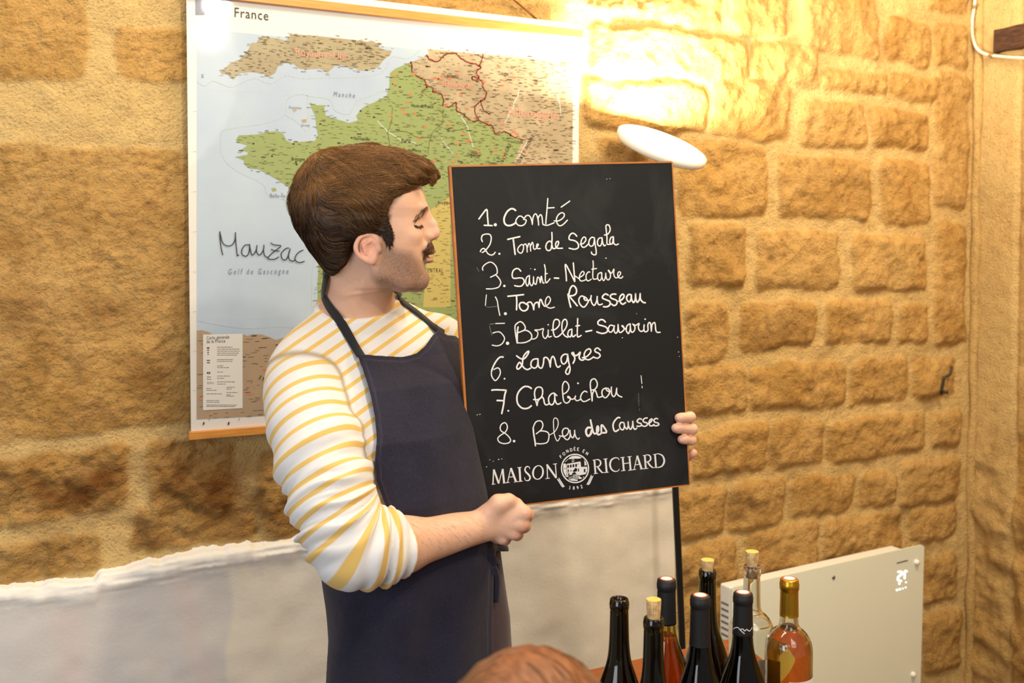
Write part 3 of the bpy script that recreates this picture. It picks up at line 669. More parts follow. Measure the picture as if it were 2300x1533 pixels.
chalk([(C0, 25, '235,350 230,290 290,220 390,175 470,210 530,290 545,400 510,445 400,500/510,450 570,510 620,600 600,680 550,725 430,750 310,750', 0), (C0, 12, '105,290 150,370', 1), (C0, 30, '1050,370 1010,325 950,315 890,360 865,440 880,510 930,525 1020,515 1090,525 1125,580 1110,640 1060,690 980,695 920,680', 0),
       (C0, 26, '1240,465 1190,490 1160,560 1165,640 1195,690 1225,630 1235,540 1240,465/1240,480 1240,580 1260,660 1290,680 1320,620 1325,490/1325,490 1330,600 1350,640 1380,650 1400,560 1415,500 1450,520 1470,620/1475,620 1490,480 1510,540 1530,620 1555,625/1560,230 1580,330 1580,470 1580,570 1605,620 1680,535/1575,435 1620,420', 0), (C0, 34, '1775,518 1865,522', 0),
       (B0, 30, '118,1345 110,1200 95,990 190,1150 295,1360/265,960 280,1130 298,1350', 0), (B0, 25, '310,1245 390,1300/400,1270 470,1230 500,1180 470,1140 420,1190 395,1270 415,1340 470,1345 530,1320/620,1155 580,1160 540,1230 550,1320 590,1345 650,1310/690,915 695,1030 685,1180 690,1290 730,1310 790,1290/665,1095 765,1080/860,1165 800,1200 790,1290 830,1340 870,1290 880,1180/870,1165 885,1280 915,1340 950,1290 965,1180/960,1180 980,1290 1020,1325 1060,1270 1060,1190 1020,1130 1030,1120 1080,1180 1110,1150 1140,1090 1135,1190 1155,1260 1200,1280 1260,1230 1285,1170 1250,1150 1220,1200 1240,1270 1300,1285 1330,1250', 0)],
      [(C0, 698, 688, 26), (C0, 1355, 333, 17), (C0, 1265, 318, 9), (B0, 968, 857, 14)])
chalk([(C0, 20, '312,880 300,980 290,1110', 0), (C0, 14, '290,1110 340,1145 560,1125', 1), (C0, 24, '505,925 545,1010 570,1170 600,1320', 0), (C0, 34, '775,910 930,895 1110,875/960,905 965,1050 960,1200', 0), (C0, 34, '1120,1045 1050,1050 1020,1110 1050,1190 1120,1225 1190,1190 1210,1110 1170,1080 1110,1045', 0),
       (C0, 32, '1170,1080 1220,1040 1270,1040 1310,1110 1330,1200/1330,1190 1345,1080 1400,1040 1430,1060 1445,1150/1445,1140 1460,1000 1490,985 1520,1060 1560,1120 1600,1120', 0), (C0, 25, '1600,1120 1660,1060 1690,980 1650,915 1600,960 1580,1050 1610,1130 1680,1165 1775,1145', 0),
       (D0, 34, '210,570 175,430 150,290/165,310 200,170 250,110 300,130 335,200 320,280 260,320 190,335 260,430 350,540', 0), (D0, 30, '530,360 440,330 385,400 400,490 460,560 510,560 560,500 590,430 520,420 495,370 540,370 590,430 640,380 650,320/640,380 665,480 720,530 770,430 780,340/775,380 795,490 830,520 890,500', 0),
       (D0, 34, '1015,310 960,285 900,330 900,380 970,410 1050,450 1050,520 990,560 915,560/1180,290 1110,290 1060,330 1090,380 1170,410 1210,450 1190,510 1140,535 1085,500/1245,440 1320,400 1360,330 1330,290 1280,330 1260,400 1290,480 1335,505 1390,470/1500,300 1450,300 1410,370 1440,440 1480,450 1510,380 1510,300/1515,310 1520,400 1560,470 1600,400 1605,280/1605,280 1610,380 1640,465 1690,400 1705,280/1705,290 1710,390 1760,460 1815,475', 0)], [(C0, 720, 1285, 32)])
chalk([(E0, 16, '190,172 300,155', 1), (E0, 22, '320,155 510,150', 0), (E0, 14, '185,205 210,300 235,405', 1), (E0, 24, '260,360 330,338 410,340 480,410 510,480 480,560 420,615 340,635 245,620', 0), (E0, 34, '800,230 785,350 780,570', 0), (E0, 27, '780,570 750,400 735,220 780,150 850,115 910,150 955,230 940,290 860,330 800,350/860,330 960,300 1050,340 1095,410 1080,490 1000,545 900,570 785,570', 0),
       (E0, 25, '1085,485 1150,485 1210,440 1225,340 1160,295 1260,290 1345,265 1330,350 1345,440 1395,475 1440,400/1450,295 1450,400 1465,445 1520,430', 0), (E0, 29, '1520,295 1600,280 1680,200 1690,110 1640,65 1580,90 1555,200 1560,330 1590,430 1650,440 1730,380 1810,280 1855,180 1845,90 1800,65 1755,130 1745,250 1760,350 1810,420 1870,450/1960,275 1900,300 1870,380 1890,430 1930,440 1955,360 1960,275/1960,290 1960,380 1985,440 2040,400/2085,45 2080,200 2075,380 2090,445 2160,410/2045,210 2125,198', 0),
       (D0, 34, '535,1095 660,1070', 0), (D0, 33, '955,890 910,845 850,840 795,890 810,945 890,970 970,1000 1005,1060 980,1110 900,1135 820,1120 770,1100', 0), (D0, 29, '1130,970 1060,960 1020,1030 1040,1100 1090,1100 1130,1040 1150,970/1140,980 1145,1080 1180,1130 1220,1080 1230,940/1230,940 1235,1030 1260,1110 1310,1100 1360,1040 1340,980 1310,970 1370,1030 1410,1040/1490,930 1430,960 1400,1050 1430,1120 1460,1130 1490,1040 1490,930/1490,950 1500,1060 1530,1110 1580,1070 1590,990 1540,930/1540,930 1610,960 1680,920 1665,1000 1690,1070 1740,1090 1790,1050/1790,950 1785,1050 1810,1100 1870,1070 1870,950 1900,900 1930,930 1945,1090/1945,1090 1960,950 2010,900 2030,950 2040,1060 2070,1110 2135,1110', 0)], [(E0, 575, 580, 36), (E0, 1450, 182, 16), (D0, 1812, 828, 18)])
chalk([(E0, 34, '480,875 410,880 340,950 270,1070 230,1180', 0), (E0, 26, '230,1180 230,1270 270,1350 320,1380 390,1300 420,1210 400,1130 350,1110 280,1145', 0), (E0, 33, '770,850 840,900 900,920 960,890 1020,800 1030,750 980,780 920,860 900,960 890,1040 840,1110 790,1135 775,1080 830,990 870,1030 930,1110 1000,1145 1070,1115', 0),
       (E0, 32, '1230,915 1150,920 1090,970 1080,1060 1130,1110 1190,1100 1225,1020 1230,915/1230,930 1235,1040 1260,1100 1310,1110 1345,1020 1355,900/1350,960 1370,890 1420,890 1470,960 1495,1090/1495,1080 1510,930 1550,860 1590,920 1620,1040 1660,1095 1710,1065/1870,820 1790,820 1730,890 1740,990 1790,1025 1850,960 1870,830/1870,830 1890,980 1920,1120 1900,1220 1860,1245 1825,1200 1860,1120 1910,1060', 0), (E0, 34, '1985,1010 2020,930 2015,870 1960,800 1990,780 2020,840 2080,830 2140,770 2115,880 2150,935 2200,940 2240,910', 0),
       ((0, 0), 31, ' '.join('%.1f,%.1f' % (x * SC, y * SC) for x, y in [(1308, 803), (1318, 800), (1327, 790), (1324, 783), (1316, 787), (1312, 797), (1316, 806), (1324, 807), (1333, 801)]) + '/' + ' '.join('%.1f,%.1f' % (x * SC, y * SC) for x, y in [(1348.5, 786), (1342, 781), (1336, 785), (1338, 790), (1345, 793), (1348, 799), (1342, 804), (1334, 802)]), 0)], [(E0, 510, 1342, 20)])
chalk([(F0, 36, '140,438 240,430 450,440/450,440 415,560 395,740 355,940/255,660 400,665', 0), (F0, 36, '990,400 930,365 850,360 770,410 700,510 680,620 700,730 770,810 850,835 930,820 990,775', 0), (F0, 30, '1040,640 1130,640 1210,580 1235,480 1220,400 1160,370 1090,400 1060,500 1075,620 1115,770/1115,760 1140,660 1220,590 1255,630 1275,720 1310,755 1370,735/1480,500 1420,520 1365,600 1370,700 1420,755 1470,720 1495,620 1490,520/1480,500 1540,555/1495,540 1500,640 1530,720 1570,740 1630,710', 0),
       (F0, 27, '1690,520 1760,470 1800,390 1780,300 1720,250 1675,300 1660,400 1670,550 1690,670 1740,715 1800,690 1830,620 1780,600 1780,570 1815,590 1850,630 1910,620 1945,560 1930,620 1960,660 2000,660 2040,640/2190,480 2140,460 2080,510 2050,600 2090,670 2150,680 2250,630', 0), (G0, 28, '660,340 720,330 770,270 780,190 740,110 700,100 650,130 630,210 640,330 660,460 670,575/672,560 680,420 720,350 750,370 775,440 790,490 830,495 890,475/970,295 900,330 880,410 910,480 960,505 1010,460 1045,390 990,350 970,310 1020,310 1060,380/1085,275 1085,380 1100,450 1140,480 1180,420 1200,300/1200,310 1200,400 1240,460 1310,490', 0)], [(F0, 495, 882, 21), (F0, 1995, 290, 20)])
chalk([(H0, 25, '410,495 340,450 320,380 350,310 415,275 460,310 475,380 450,450 410,495 330,545 270,610 290,680 350,715 430,725 510,705 545,650 500,570 410,490', 0), (H0, 32, '1080,770 1065,650 1040,500 1030,380', 0), (H0, 26, '1030,380 1080,270 1150,235 1210,250 1240,320 1220,400 1180,450 1095,515/1180,455 1260,455 1340,480 1370,540 1360,640 1320,705 1200,730 1085,720', 0), (H0, 20, '1370,545 1470,490 1540,400 1570,290 1550,200 1500,175 1470,220 1470,360 1490,540 1550,670 1610,590', 0),
       (H0, 26, '1595,555 1700,570 1770,520 1795,450 1770,400 1700,400 1660,460 1670,550 1720,620 1770,640 1820,580 1825,440/1820,440 1840,550 1885,600 1920,520 1925,440/1920,440 1940,560 1990,630 2025,605', 0), (G0, 46, '640,1150 580,1150 540,1210 550,1290 590,1330 640,1280 660,1210', 0), (G0, 38, '635,985 660,1100 690,1230 730,1280 800,1230 805,1130 780,1130 770,1220 800,1300 870,1270/870,1270 875,1090 960,1190 975,1250 900,1260', 0),
       (G0, 34, '1265,935 1220,935 1150,1010 1120,1100 1140,1200 1180,1230 1240,1190', 0), (G0, 30, '1350,1040 1290,1040 1260,1110 1290,1180 1340,1190 1365,1110 1355,1050/1360,1050 1370,1120 1420,1180 1445,1110 1445,1020/1445,1020 1455,1120 1500,1185 1540,1100 1545,1010/1545,1010 1555,1130 1590,1185 1630,1160/1735,970 1690,955 1640,1000 1660,1040 1720,1060 1730,1100 1680,1120 1635,1115/1855,940 1800,950 1765,1000 1790,1030 1850,1050 1850,1100 1790,1120 1740,1100/1870,1070 1930,1030 1965,970 1930,970 1895,1030 1910,1100 1960,1110 2000,1080/2080,960 2040,950 2000,990 2020,1030 2090,1050 2105,1085 2050,1110 1990,1095', 0)], [(H0, 620, 672, 27)])
m_ = MB()
for w_, s, mi in ((16, '1722,30 1742,200/1745,255 1747,295', 0), (9, '1668,410 1680,680/1685,735 1690,780', 1)):
    for st in parse(s): stroke_strip(m_, st, w_, lambda x, y: bp(G0[0] + x / SC, G0[1] + y / SC, 0.0005), mi)
for px, py, r in ((1100, 1032, 7), (1108, 1035, 7), (1120, 1031, 12), (1127, 1030, 8), (1072, 931, 9), (1078, 930, 9), (1093, 1048, 8), (1522, 757, 7), (1524, 790, 9), (1526, 800, 6), (1363, 402, 6), (1370, 401, 6), (1430, 704, 5), (1398, 758, 9)):
    stroke_strip(m_, [(px * SC - 6, py * SC + 2), (px * SC + 6, py * SC - 2)], r * 1.6, lambda x, y: bp(x / SC, y / SC, 0.0005), 0)
m_.build('chalk_flecks', [M_chalk, M_chalk2], bT)['kind'] = 'stuff'
# printed house mark at the foot of the board
M_print = mat('white_print', (226, 222, 220), 0.7); M_pb = M_board
lg = MB()
def LS(o, s, w_, caps=False, k=4):
    for st in parse(s): stroke_strip(lg, st, w_, lambda x, y: bp(o[0] + x / SC, o[1] + y / SC, 0.0005), 0, k, caps)
L1, L3 = (1090, 990), (1300, 990)
for s, w_ in (('180,610 165,925', 26), ('138,932 216,924', 15), ('183,612 290,912', 40), ('290,912 370,600', 18), ('373,600 405,895', 42), ('380,905 450,897', 15),
              ('550,580 478,888', 18), ('550,580 660,870', 44), ('512,776 622,766', 18), ('440,898 522,888', 15), ('618,882 702,870', 15),
              ('735,570 755,865', 42), ('690,573 780,563', 15), ('704,873 806,861', 15),
              ('1330,500 1340,802', 22), ('1295,809 1388,798', 15), ('1323,505 1528,792', 42), ('1508,495 1531,792', 22), ('1458,497 1542,485', 15)): LS(L1, s, w_)
LS(L1, '958,600 945,560 890,550 855,600 870,660 930,720 965,780 940,840 880,850 850,812 850,778', [14, 18, 26, 30, 36, 40, 36, 28, 18, 14, 12], k=6)
LS(L1, ' '.join('%.0f,%.0f' % (1135 + 108 * math.cos(t) - 12 * math.sin(t), 675 + 146 * math.sin(t)) for t in np.linspace(0, 2 * math.pi, 25)), [40, 30, 18, 30, 42, 30, 18, 30, 40], k=3)
for s, w_ in (('335,405 360,695', 38), ('300,412 350,404', 15), ('322,703 412,692', 15), ('400,545 450,620 505,678', [34, 36, 30]), ('490,682 560,676', 14), ('575,385 600,672', 40), ('530,388 617,378', 15), ('554,680 641,668', 15),
              ('945,350 970,640', 38), ('1090,335 1115,622', 38), ('955,487 1105,467', 18), ('895,357 985,346', 15), ('910,643 1006,631', 15), ('1045,340 1136,328', 15), ('1064,632 1162,619', 15),
              ('1255,315 1190,610', 18), ('1255,315 1350,592', 42), ('1220,510 1318,498', 18), ('1158,619 1232,610', 15), ('1318,604 1395,594', 15),
              ('1420,310 1442,588', 38), ('1380,312 1425,306', 15), ('1395,597 1496,585', 15), ('1475,440 1530,520 1592,572', [32, 36, 26]), ('1640,285 1662,565', 38), ('1600,290 1650,284', 15), ('1575,574 1660,570', 14)): LS(L3, s, w_)
LS(L3, '345,404 410,398 460,430 470,490 435,538 372,552', [12, 22, 32, 34, 26, 12]); LS(L3, '1425,304 1490,296 1538,330 1545,395 1505,438 1445,448', [12, 22, 32, 34, 26, 12])
LS(L3, '868,405 845,368 775,362 700,410 672,510 705,605 775,652 845,640 872,600', [16, 18, 24, 34, 40, 34, 24, 16, 14], k=6)
LS(L3, '1640,284 1720,275 1800,315 1838,400 1828,480 1780,545 1700,568 1650,571', [14, 20, 32, 40, 40, 30, 20, 14], k=6)
E2 = (1230, 990); S2 = 12.775
def e2(x, y, off=0.0005): return bp(E2[0] + x / S2, E2[1] + y / S2, off)
def EP(s, mi=0, off=0.0005):
    import mathutils
    for poly in parse(s):
        V = [e2(x, y, off) for x, y in poly]
        tri = mathutils.geometry.tessellate_polygon([[Vector((x, y, 0)) for x, y in poly]])
        F = []
        for t in tri:
            n = np.dot(np.cross(V[t[1]] - V[t[0]], V[t[2]] - V[t[0]]), CAM - V[t[0]]); F.append(tuple(t) if n > 0 else tuple(reversed(t)))
        lg.add(V, F, mi)
def ES(s, w_, mi=0, off=0.0005, k=3):
    for st in parse(s): stroke_strip(lg, st, w_, lambda x, y: e2(x, y, off), mi, k)
ES(' '.join('%.0f,%.0f' % (787 + 388 * math.cos(t), 785 + 405 * math.sin(t)) for t in np.linspace(0, 2 * math.pi, 41)), 36)
EP('590,520 640,460 720,425 800,418 880,432 950,458 985,480 900,505 780,502 680,512/545,655 750,620 900,590 945,590 960,740 1135,735 1140,850 1090,950 910,985 880,970 740,960 560,985 545,800/450,650 500,640 545,680 545,1000 500,980 460,900 440,800/600,1100 720,1080 870,1110 850,1145 690,1140/695,605 700,540 730,480 760,530 760,598/1050,540 1100,610 1125,690 1060,705/880,985 985,1060 970,1085 885,1085/500,1005 600,985 590,1030 520,1020')
EP('565,690 612,682 612,765 565,772/640,680 687,672 687,756 640,762/716,668 765,660 765,746 716,752/793,660 843,652 843,736 793,742/872,650 898,646 898,668 872,672/578,812 608,808 608,900 578,905/872,790 902,785 902,870 872,875/1040,800 1085,795 1085,890 1040,895/745,835 775,790 812,765 855,810 835,870 745,885 715,850/650,840 690,835 680,870 655,870/700,930 770,880 840,950 700,960/590,930 625,920 625,975 590,980/715,520 745,515 745,590 715,592', 1, 0.0007)
ES('450,795 540,785', 10, 1, 0.0007); ES('545,660 548,980', 10, 1, 0.0007)
ES('740,980 740,1080/770,970 770,1080/800,965 800,1080/830,965 830,1080/860,970 860,1085', 14, 0, 0.0009); ES('610,1040 720,1020/600,1075 715,1060', 12, 0, 0.0009)
ES('500,600 580,525', 14); ES('1015,1050 1040,1025', 18)
GL = {'F': '0,0 0,1/0,0 .6,0/0,.45 .5,.45', 'O': '.35,0 .7,.25 .7,.75 .35,1 0,.75 0,.25 .35,0', 'N': '0,1 0,0/0,0 .7,1/.7,1 .7,0', 'D': '0,0 0,1/0,0 .4,.03 .65,.3 .65,.7 .4,.97 0,1', 'E': '0,0 0,1/0,0 .6,0/0,.48 .5,.48/0,1 .6,1',
      '1': '.05,.15 .3,0 .3,1/.05,1 .55,1', '8': '.3,.45 .08,.25 .3,0 .55,.25 .3,.45 .02,.72 .3,1 .6,.72 .3,.45', '9': '.55,.3 .3,0 .05,.3 .3,.55 .55,.3 .5,.7 .15,1', '2': '.05,.25 .3,0 .55,.25 .3,.65 .03,1 .6,1', "'": '.25,-.2 .42,-.38'}
for ch, x, y, ang in [('F', 385, 445, -36), ('O', 465, 365, -28), ('N', 565, 290, -24), ('D', 675, 252, -13), ('E', 780, 230, -5), ("'", 780, 230, -5), ('E', 880, 235, 4), ('E', 1040, 290, 22), ('N', 1130, 356, 30)] + [('1', 640, 1332, 10), ('8', 752, 1345, 2), ('9', 862, 1335, -8), ('2', 975, 1305, -22)]:
    ca, sa = math.cos(math.radians(ang)), math.sin(math.radians(ang))
    for st in parse(GL[ch]):
        q = [(x + (a_ - .33) * 76 * ca - (b__ - .5) * 84 * sa, y + (a_ - .33) * 76 * sa + (b__ - .5) * 84 * ca) for a_, b__ in st]
        stroke_strip(lg, q, 17, lambda X, Y: e2(X, Y), 0, 4 if ch in 'OD892' else 1, False)
for st, sg in (([(320, 1105), (380, 1200), (440, 1280), (500, 1300)], 1), ([(1265, 1020), (1220, 1120), (1170, 1210), (1105, 1250)], -1)):
    p = catmull(st, 6); stroke_strip(lg, st, 9, lambda X, Y: e2(X, Y), 0, 6, False)
    for i in range(1, len(p) - 3, 2):
        t = (p[i] - p[i + 1]); t /= np.hypot(*t); n = np.array([-t[1], t[0]])
        for s_ in (-1, 1):
            stroke_strip(lg, [p[i], p[i] + t * 26 + n * s_ * 26, p[i] + t * 60 + n * s_ * 24], [8, 30, 6], lambda X, Y: e2(X, Y), 0, 3, False)
lg.build('printed_logo', [M_print, M_pb], bT, label='white printed house mark with a round emblem')
# ================================================================== floor uplighter behind the board
LC = P(1488, 323, 2.62)
rdir = LC - CAM; rdir = rdir / np.linalg.norm(rdir)
u_ = RV * math.cos(math.radians(-21)) + UP * math.sin(math.radians(-21))       # long axis of the disc in view
u_ = u_ - rdir * np.dot(u_, rdir); u_ /= np.linalg.norm(u_)
v0 = np.cross(u_, rdir); v0 = v0 if v0[2] > 0 else -v0
tl = math.radians(13.5); LN = v0 * math.cos(tl) - rdir * math.sin(tl); LN /= np.linalg.norm(LN)
LVv = np.cross(LN, u_); RL = 0.124
M_lw = mat('lamp_white_lacquer', (226, 220, 208), 0.35)
M_lp = mat('lamp_black_tube', (18, 17, 16), 0.35)
M_em = mat('lamp_diffuser_glow', (255, 250, 240), 0.5, emit=(1.0, 0.90, 0.72), estr=420.0)
bz = P(1540, 1560, 2.60); base_xy = np.array([bz[0], bz[1], 0.0])
lamp = thing('floor_lamp', 'floor uplighter with a black pole and a tilted glowing white disc head beside the map', 'lamp', base_xy)
mb = MB(); mb.lathe([(0.0, 0.0), (0.125, 0.0), (0.128, 0.006), (0.125, 0.016), (0.03, 0.022), (0.0, 0.022)], base_xy, 40); mb.build('base', M_lp, lamp, True)
top = LC - LN * 0.035
pa = P(1517, 1100, 2.60); pb = P(1532, 1440, 2.60)
mb = MB(); mb.tube(catmull([base_xy + np.array([0, 0, 0.015]), base_xy * 0.6 + np.array([*pb[:2], 0]) * 0.4 + np.array([0, 0, 0.25]), pb, pa, P(1500, 720, 2.61), P(1490, 420, 2.62), top], 6), 0.0088, 14); mb.build('pole', M_lp, lamp, True)
axL = (u_, LVv, LN)
mb = MB(); mb.lathe([(0.0, -0.030), (0.03, -0.028), (0.05, -0.020), (RL - 0.004, -0.018), (RL, -0.014), (RL, 0.0), (RL - 0.003, 0.002), (RL - 0.007, 0.0005)], LC, 64, ax=axL); mb.build('lamp_head', M_lw, lamp, True)
mb = MB(); mb.lathe([(0.0001, 0.0006), (RL - 0.006, 0.0006)], LC, 64, ax=axL); dif = mb.build('diffuser', M_em, lamp, True)

# ================================================================== glass panel heater
M_glass = mat('frosted_white_glass', (236, 240, 224), 0.16, coat=0.5, noise=0.02, nscale=300)
M_plw = mat('white_enamel', (236, 236, 230), 0.4)
hTL = P(1645, 1319, 2.80); 
ang = None
# front glass is vertical; find its direction so that its top edge runs to the photographed right corner
hr = ray(2076, 1222); s_ = (hTL[2] - CAM[2]) / hr[2]; hTR = CAM + hr * s_
hd_ = hTR - hTL; HWD = np.linalg.norm(hd_); hX = hd_ / HWD; hN = np.array([hX[1], -hX[0], 0]); hZ = ZV
if np.dot(hN, CAM - hTL) < 0: hN = -hN
HH = 0.46
ht = thing('panel_heater', 'pale glass panel heater with a lit digital display standing against the stone wall', 'heater', hTL + hX * HWD / 2 - hZ * (HH + 0.1) * 1.0 - hN * 0.03)
hb = hTL[2] - HH
def hp(u, v, n=0.0): return hTL + hX * u - hZ * v + hN * n
mb = MB(); r_ = 0.014; pts = []
for cx_, cy_, a0 in ((r_ * .4, r_ * .4, math.pi), (HWD - r_, r_, -math.pi / 2), (HWD - r_, HH - r_, 0), (r_ * .4, HH - r_ * .4, math.pi / 2)):
    rr_ = r_ if cx_ > 0.1 and cy_ < 0.1 else r_ * .4
    for k in range(6): t = a0 + k / 5 * math.pi / 2; pts.append((cx_ + rr_ * math.cos(t), cy_ + rr_ * math.sin(t)))
n = len(pts); V = [hp(x, y, 0) for x, y in pts] + [hp(x, y, -0.006) for x, y in pts]
mb.add(V, [tuple(range(n)), tuple(range(2 * n - 1, n - 1, -1))] + [(i, n + i, n + (i + 1) % n, (i + 1) % n) for i in range(n)])
mb.build('glass_panel', M_glass, ht)
Hc = lambda u, v, n: hp(u, v, n)
W1 = HWD * 0.885; D_ = 0.046
mb = MB(); mb.box(Hc(W1 / 2 + 0.0, HH / 2, -0.007 - D_ / 2), (hX, hN, hZ), (W1 / 2, D_ / 2, HH / 2 - 0.002))
mb.build('housing', M_plw, ht, bevel=0.006)
M_vent = mat('vent_shadow_grey', (120, 122, 124), 0.6)
for k in range(9):
    mb = MB(); mb.box(Hc(0.0004, 0.055 + k * 0.018, -0.030), (hX, hN, hZ), (0.0012, 0.015, 0.0032)); mb.build('vent_slot', M_vent, ht)
M_stud = mat('white_stud', (238, 236, 228), 0.3)
def hpx(px, py, n=0.0): return onplane(px, py, hTL + hN * n, hN)
for px, py in ((2058, 1262), (2050, 1514)):
    mb = MB(); mb.lathe([(0, 0.010), (0.006, 0.0095), (0.0085, 0.006), (0.009, 0.0), (0.009, -0.004)], hpx(px, py), 20, ax=(hX, hZ, hN)); mb.build('stud', M_stud, ht, True)
mb = MB(); mb.lathe([(0, 0.003), (0.005, 0.003), (0.0062, 0.0)], hpx(1872, 1296), 16, ax=(hX, hZ, hN)); mb.build('screw', mat('steel_screw', (130, 132, 128), 0.35, 0.8), ht, True)
M_led = mat('display_led', (240, 250, 255), 0.5, emit=(0.9, 0.97, 1.0), estr=1.6)
M_led2 = mat('display_halo_print', (214, 224, 224), 0.4)
def hstroke(m_, s, w_, mi=0, off=0.0006):
    for st in parse(s): stroke_strip(m_, st, w_, lambda x, y: hpx(1960 + x / 12.77, 1220 + y / 12.77, off), mi, 4)
m_ = MB(); hstroke(m_, '740,815 835,815 830,890 745,960 730,1050 825,1075', 42); hstroke(m_, '985,800 930,805 925,1000', 42)
hstroke(m_, '770,1150 772,1152/700,1330 702,1334/785,1310 787,1314', 56); hstroke(m_, '870,1290 872,1292/950,1260 952,1262/960,1110 962,1112', 40)
m_.build('display_digits', M_led, ht, label='lit white figures')
m_ = MB(); hstroke(m_, '705,562 760,545/775,545 860,520/870,515 1000,488', 34); m_.build('printed_mark', mat('grey_print', (110, 100, 78), 0.5), ht)
mb = MB()
for u in (0.12, HWD - 0.14):
    mb = MB(); mb.box(hp(u, HH + (hb) / 2 - 0.004, -0.035), (hX, hN, hZ), (0.012, 0.016, hb / 2 + 0.004)); mb.box(hp(u, HH + hb - 0.008, -0.035), (hX, hN, hZ), (0.018, 0.09, 0.008)); mb.build('foot', M_plw, ht, bevel=0.002)

# ================================================================== table
ZT = 0.71
def ontab(px, py): return onplane(px, py, (0, 0, ZT), (0, 0, 1))
tf = ontab(1447, 1475)
M_tab = mat('orange_stained_wood', (150, 80, 40), 0.36, noise=0.18, nscale=10, stretch=(1, 10, 1), coat=0.2)
yb = tf[1]; x0 = ontab(1295, 1512)[0]; rt = ray(1640, 1450); x1 = (CAM + rt * ((yb - CAM[1]) / rt[1]))[0]; y0_ = yb - 0.66
tb = thing('table', 'orange brown wooden table carrying the wine bottles at the bottom edge', 'table', ((x0 + x1) / 2, (yb + y0_) / 2, 0))
mb = MB(); mb.box(((x0 + x1) / 2, (yb + y0_) / 2, ZT - 0.014), AX, ((x1 - x0) / 2, (yb - y0_) / 2, 0.014)); mb.build('tabletop', M_tab, tb, bevel=0.003)
mb = MB(); mb.box(((x0 + x1) / 2, (yb + y0_) / 2, ZT - 0.06), AX, ((x1 - x0) / 2 - 0.06, (yb - y0_) / 2 - 0.06, 0.032)); mb.build('apron_rail', M_tab, tb, bevel=0.002)
for sx in (x0 + 0.06, x1 - 0.06):
    for sy in (yb - 0.06, y0_ + 0.06):
        mb = MB(); mb.box((sx, sy, (ZT - 0.028) / 2), AX, (0.022, 0.022, (ZT - 0.028) / 2)); mb.build('leg', M_tab, tb, bevel=0.003)

# ================================================================== bottles
def glassmat(name, col, rough=0.02, dens=None):
    m = mat(name, col, rough, trans=1.0, ior=1.5, lin=True); return m
G_dark = glassmat('dark_green_bottle_glass', (0.09, 0.075, 0.012)); G_black = glassmat('nearly_black_bottle_glass', (0.02, 0.018, 0.010))
G_clear = glassmat('clear_bottle_glass', (0.93, 0.94, 0.90)); G_yell = glassmat('yellow_tinted_glass', (0.72, 0.62, 0.22))
W_red = mat('red_wine', (0.02, 0.002, 0.002), 0.05, trans=0.6, ior=1.33, lin=True)
W_amb = mat('amber_wine', (0.86, 0.58, 0.13), 0.0, trans=1.0, ior=1.34, lin=True)
W_ora = mat('orange_wine', (0.86, 0.38, 0.10), 0.0, trans=1.0, ior=1.34, lin=True)
M_capb = mat('matt_black_capsule', (24, 23, 24), 0.55, bump=0.06, bscale=60)
M_capg = mat('gold_foil_capsule', (196, 146, 40), 0.30, 0.85, bump=0.12, bscale=90)
M_cork = mat('cork', (206, 170, 118), 0.85, noise=0.3, nscale=160, bump=0.4, bscale=300)
M_corkt = mat('cork_top', (226, 190, 96), 0.85, noise=0.12, nscale=160)
M_lab = mat('paper_label', (236, 230, 222), 0.7); M_labi = mat('label_ink', (70, 66, 62), 0.7)
M_seal = [mat('seal_cream', (228, 206, 186), 0.5), mat('seal_red', (176, 84, 70), 0.5), mat('seal_white', (244, 238, 230), 0.5)]
BURG = [(0.0, 0.004), (0.030, 0.0), (0.0375, 0.002), (0.0405, 0.008), (0.041, 0.02), (0.041, 0.112), (0.0400, 0.124), (0.0368, 0.143), (0.0315, 0.161), (0.0252, 0.179), (0.0200, 0.195), (0.0170, 0.212), (0.0156, 0.232), (0.0147, 0.262), (0.0143, 0.2795), (0.0152, 0.2805), (0.0154, 0.2895), (0.0148, 0.2905), (0.0146, 0.2945), (0.0135, 0.296)]
BORD = [(0.0, 0.006), (0.028, 0.0), (0.0355, 0.003), (0.038, 0.01), (0.0382, 0.02), (0.0382, 0.178), (0.0377, 0.187), (0.0355, 0.197), (0.0312, 0.206), (0.0245, 0.2135), (0.0185, 0.2185), (0.0158, 0.2245), (0.0148, 0.234), (0.0142, 0.26), (0.0138, 0.281), (0.0150, 0.282), (0.0152, 0.291), (0.0146, 0.292), (0.0143, 0.2965), (0.0132, 0.298)]
def dense(pf, k=5):
    """smooth the shoulder run of a profile but keep the lip crisp"""
    i0, i1 = 5, len(pf) - 6
    return pf[:i0] + [tuple(q) for q in catmull(pf[i0:i1 + 1], k)] + pf[i1 + 1:]
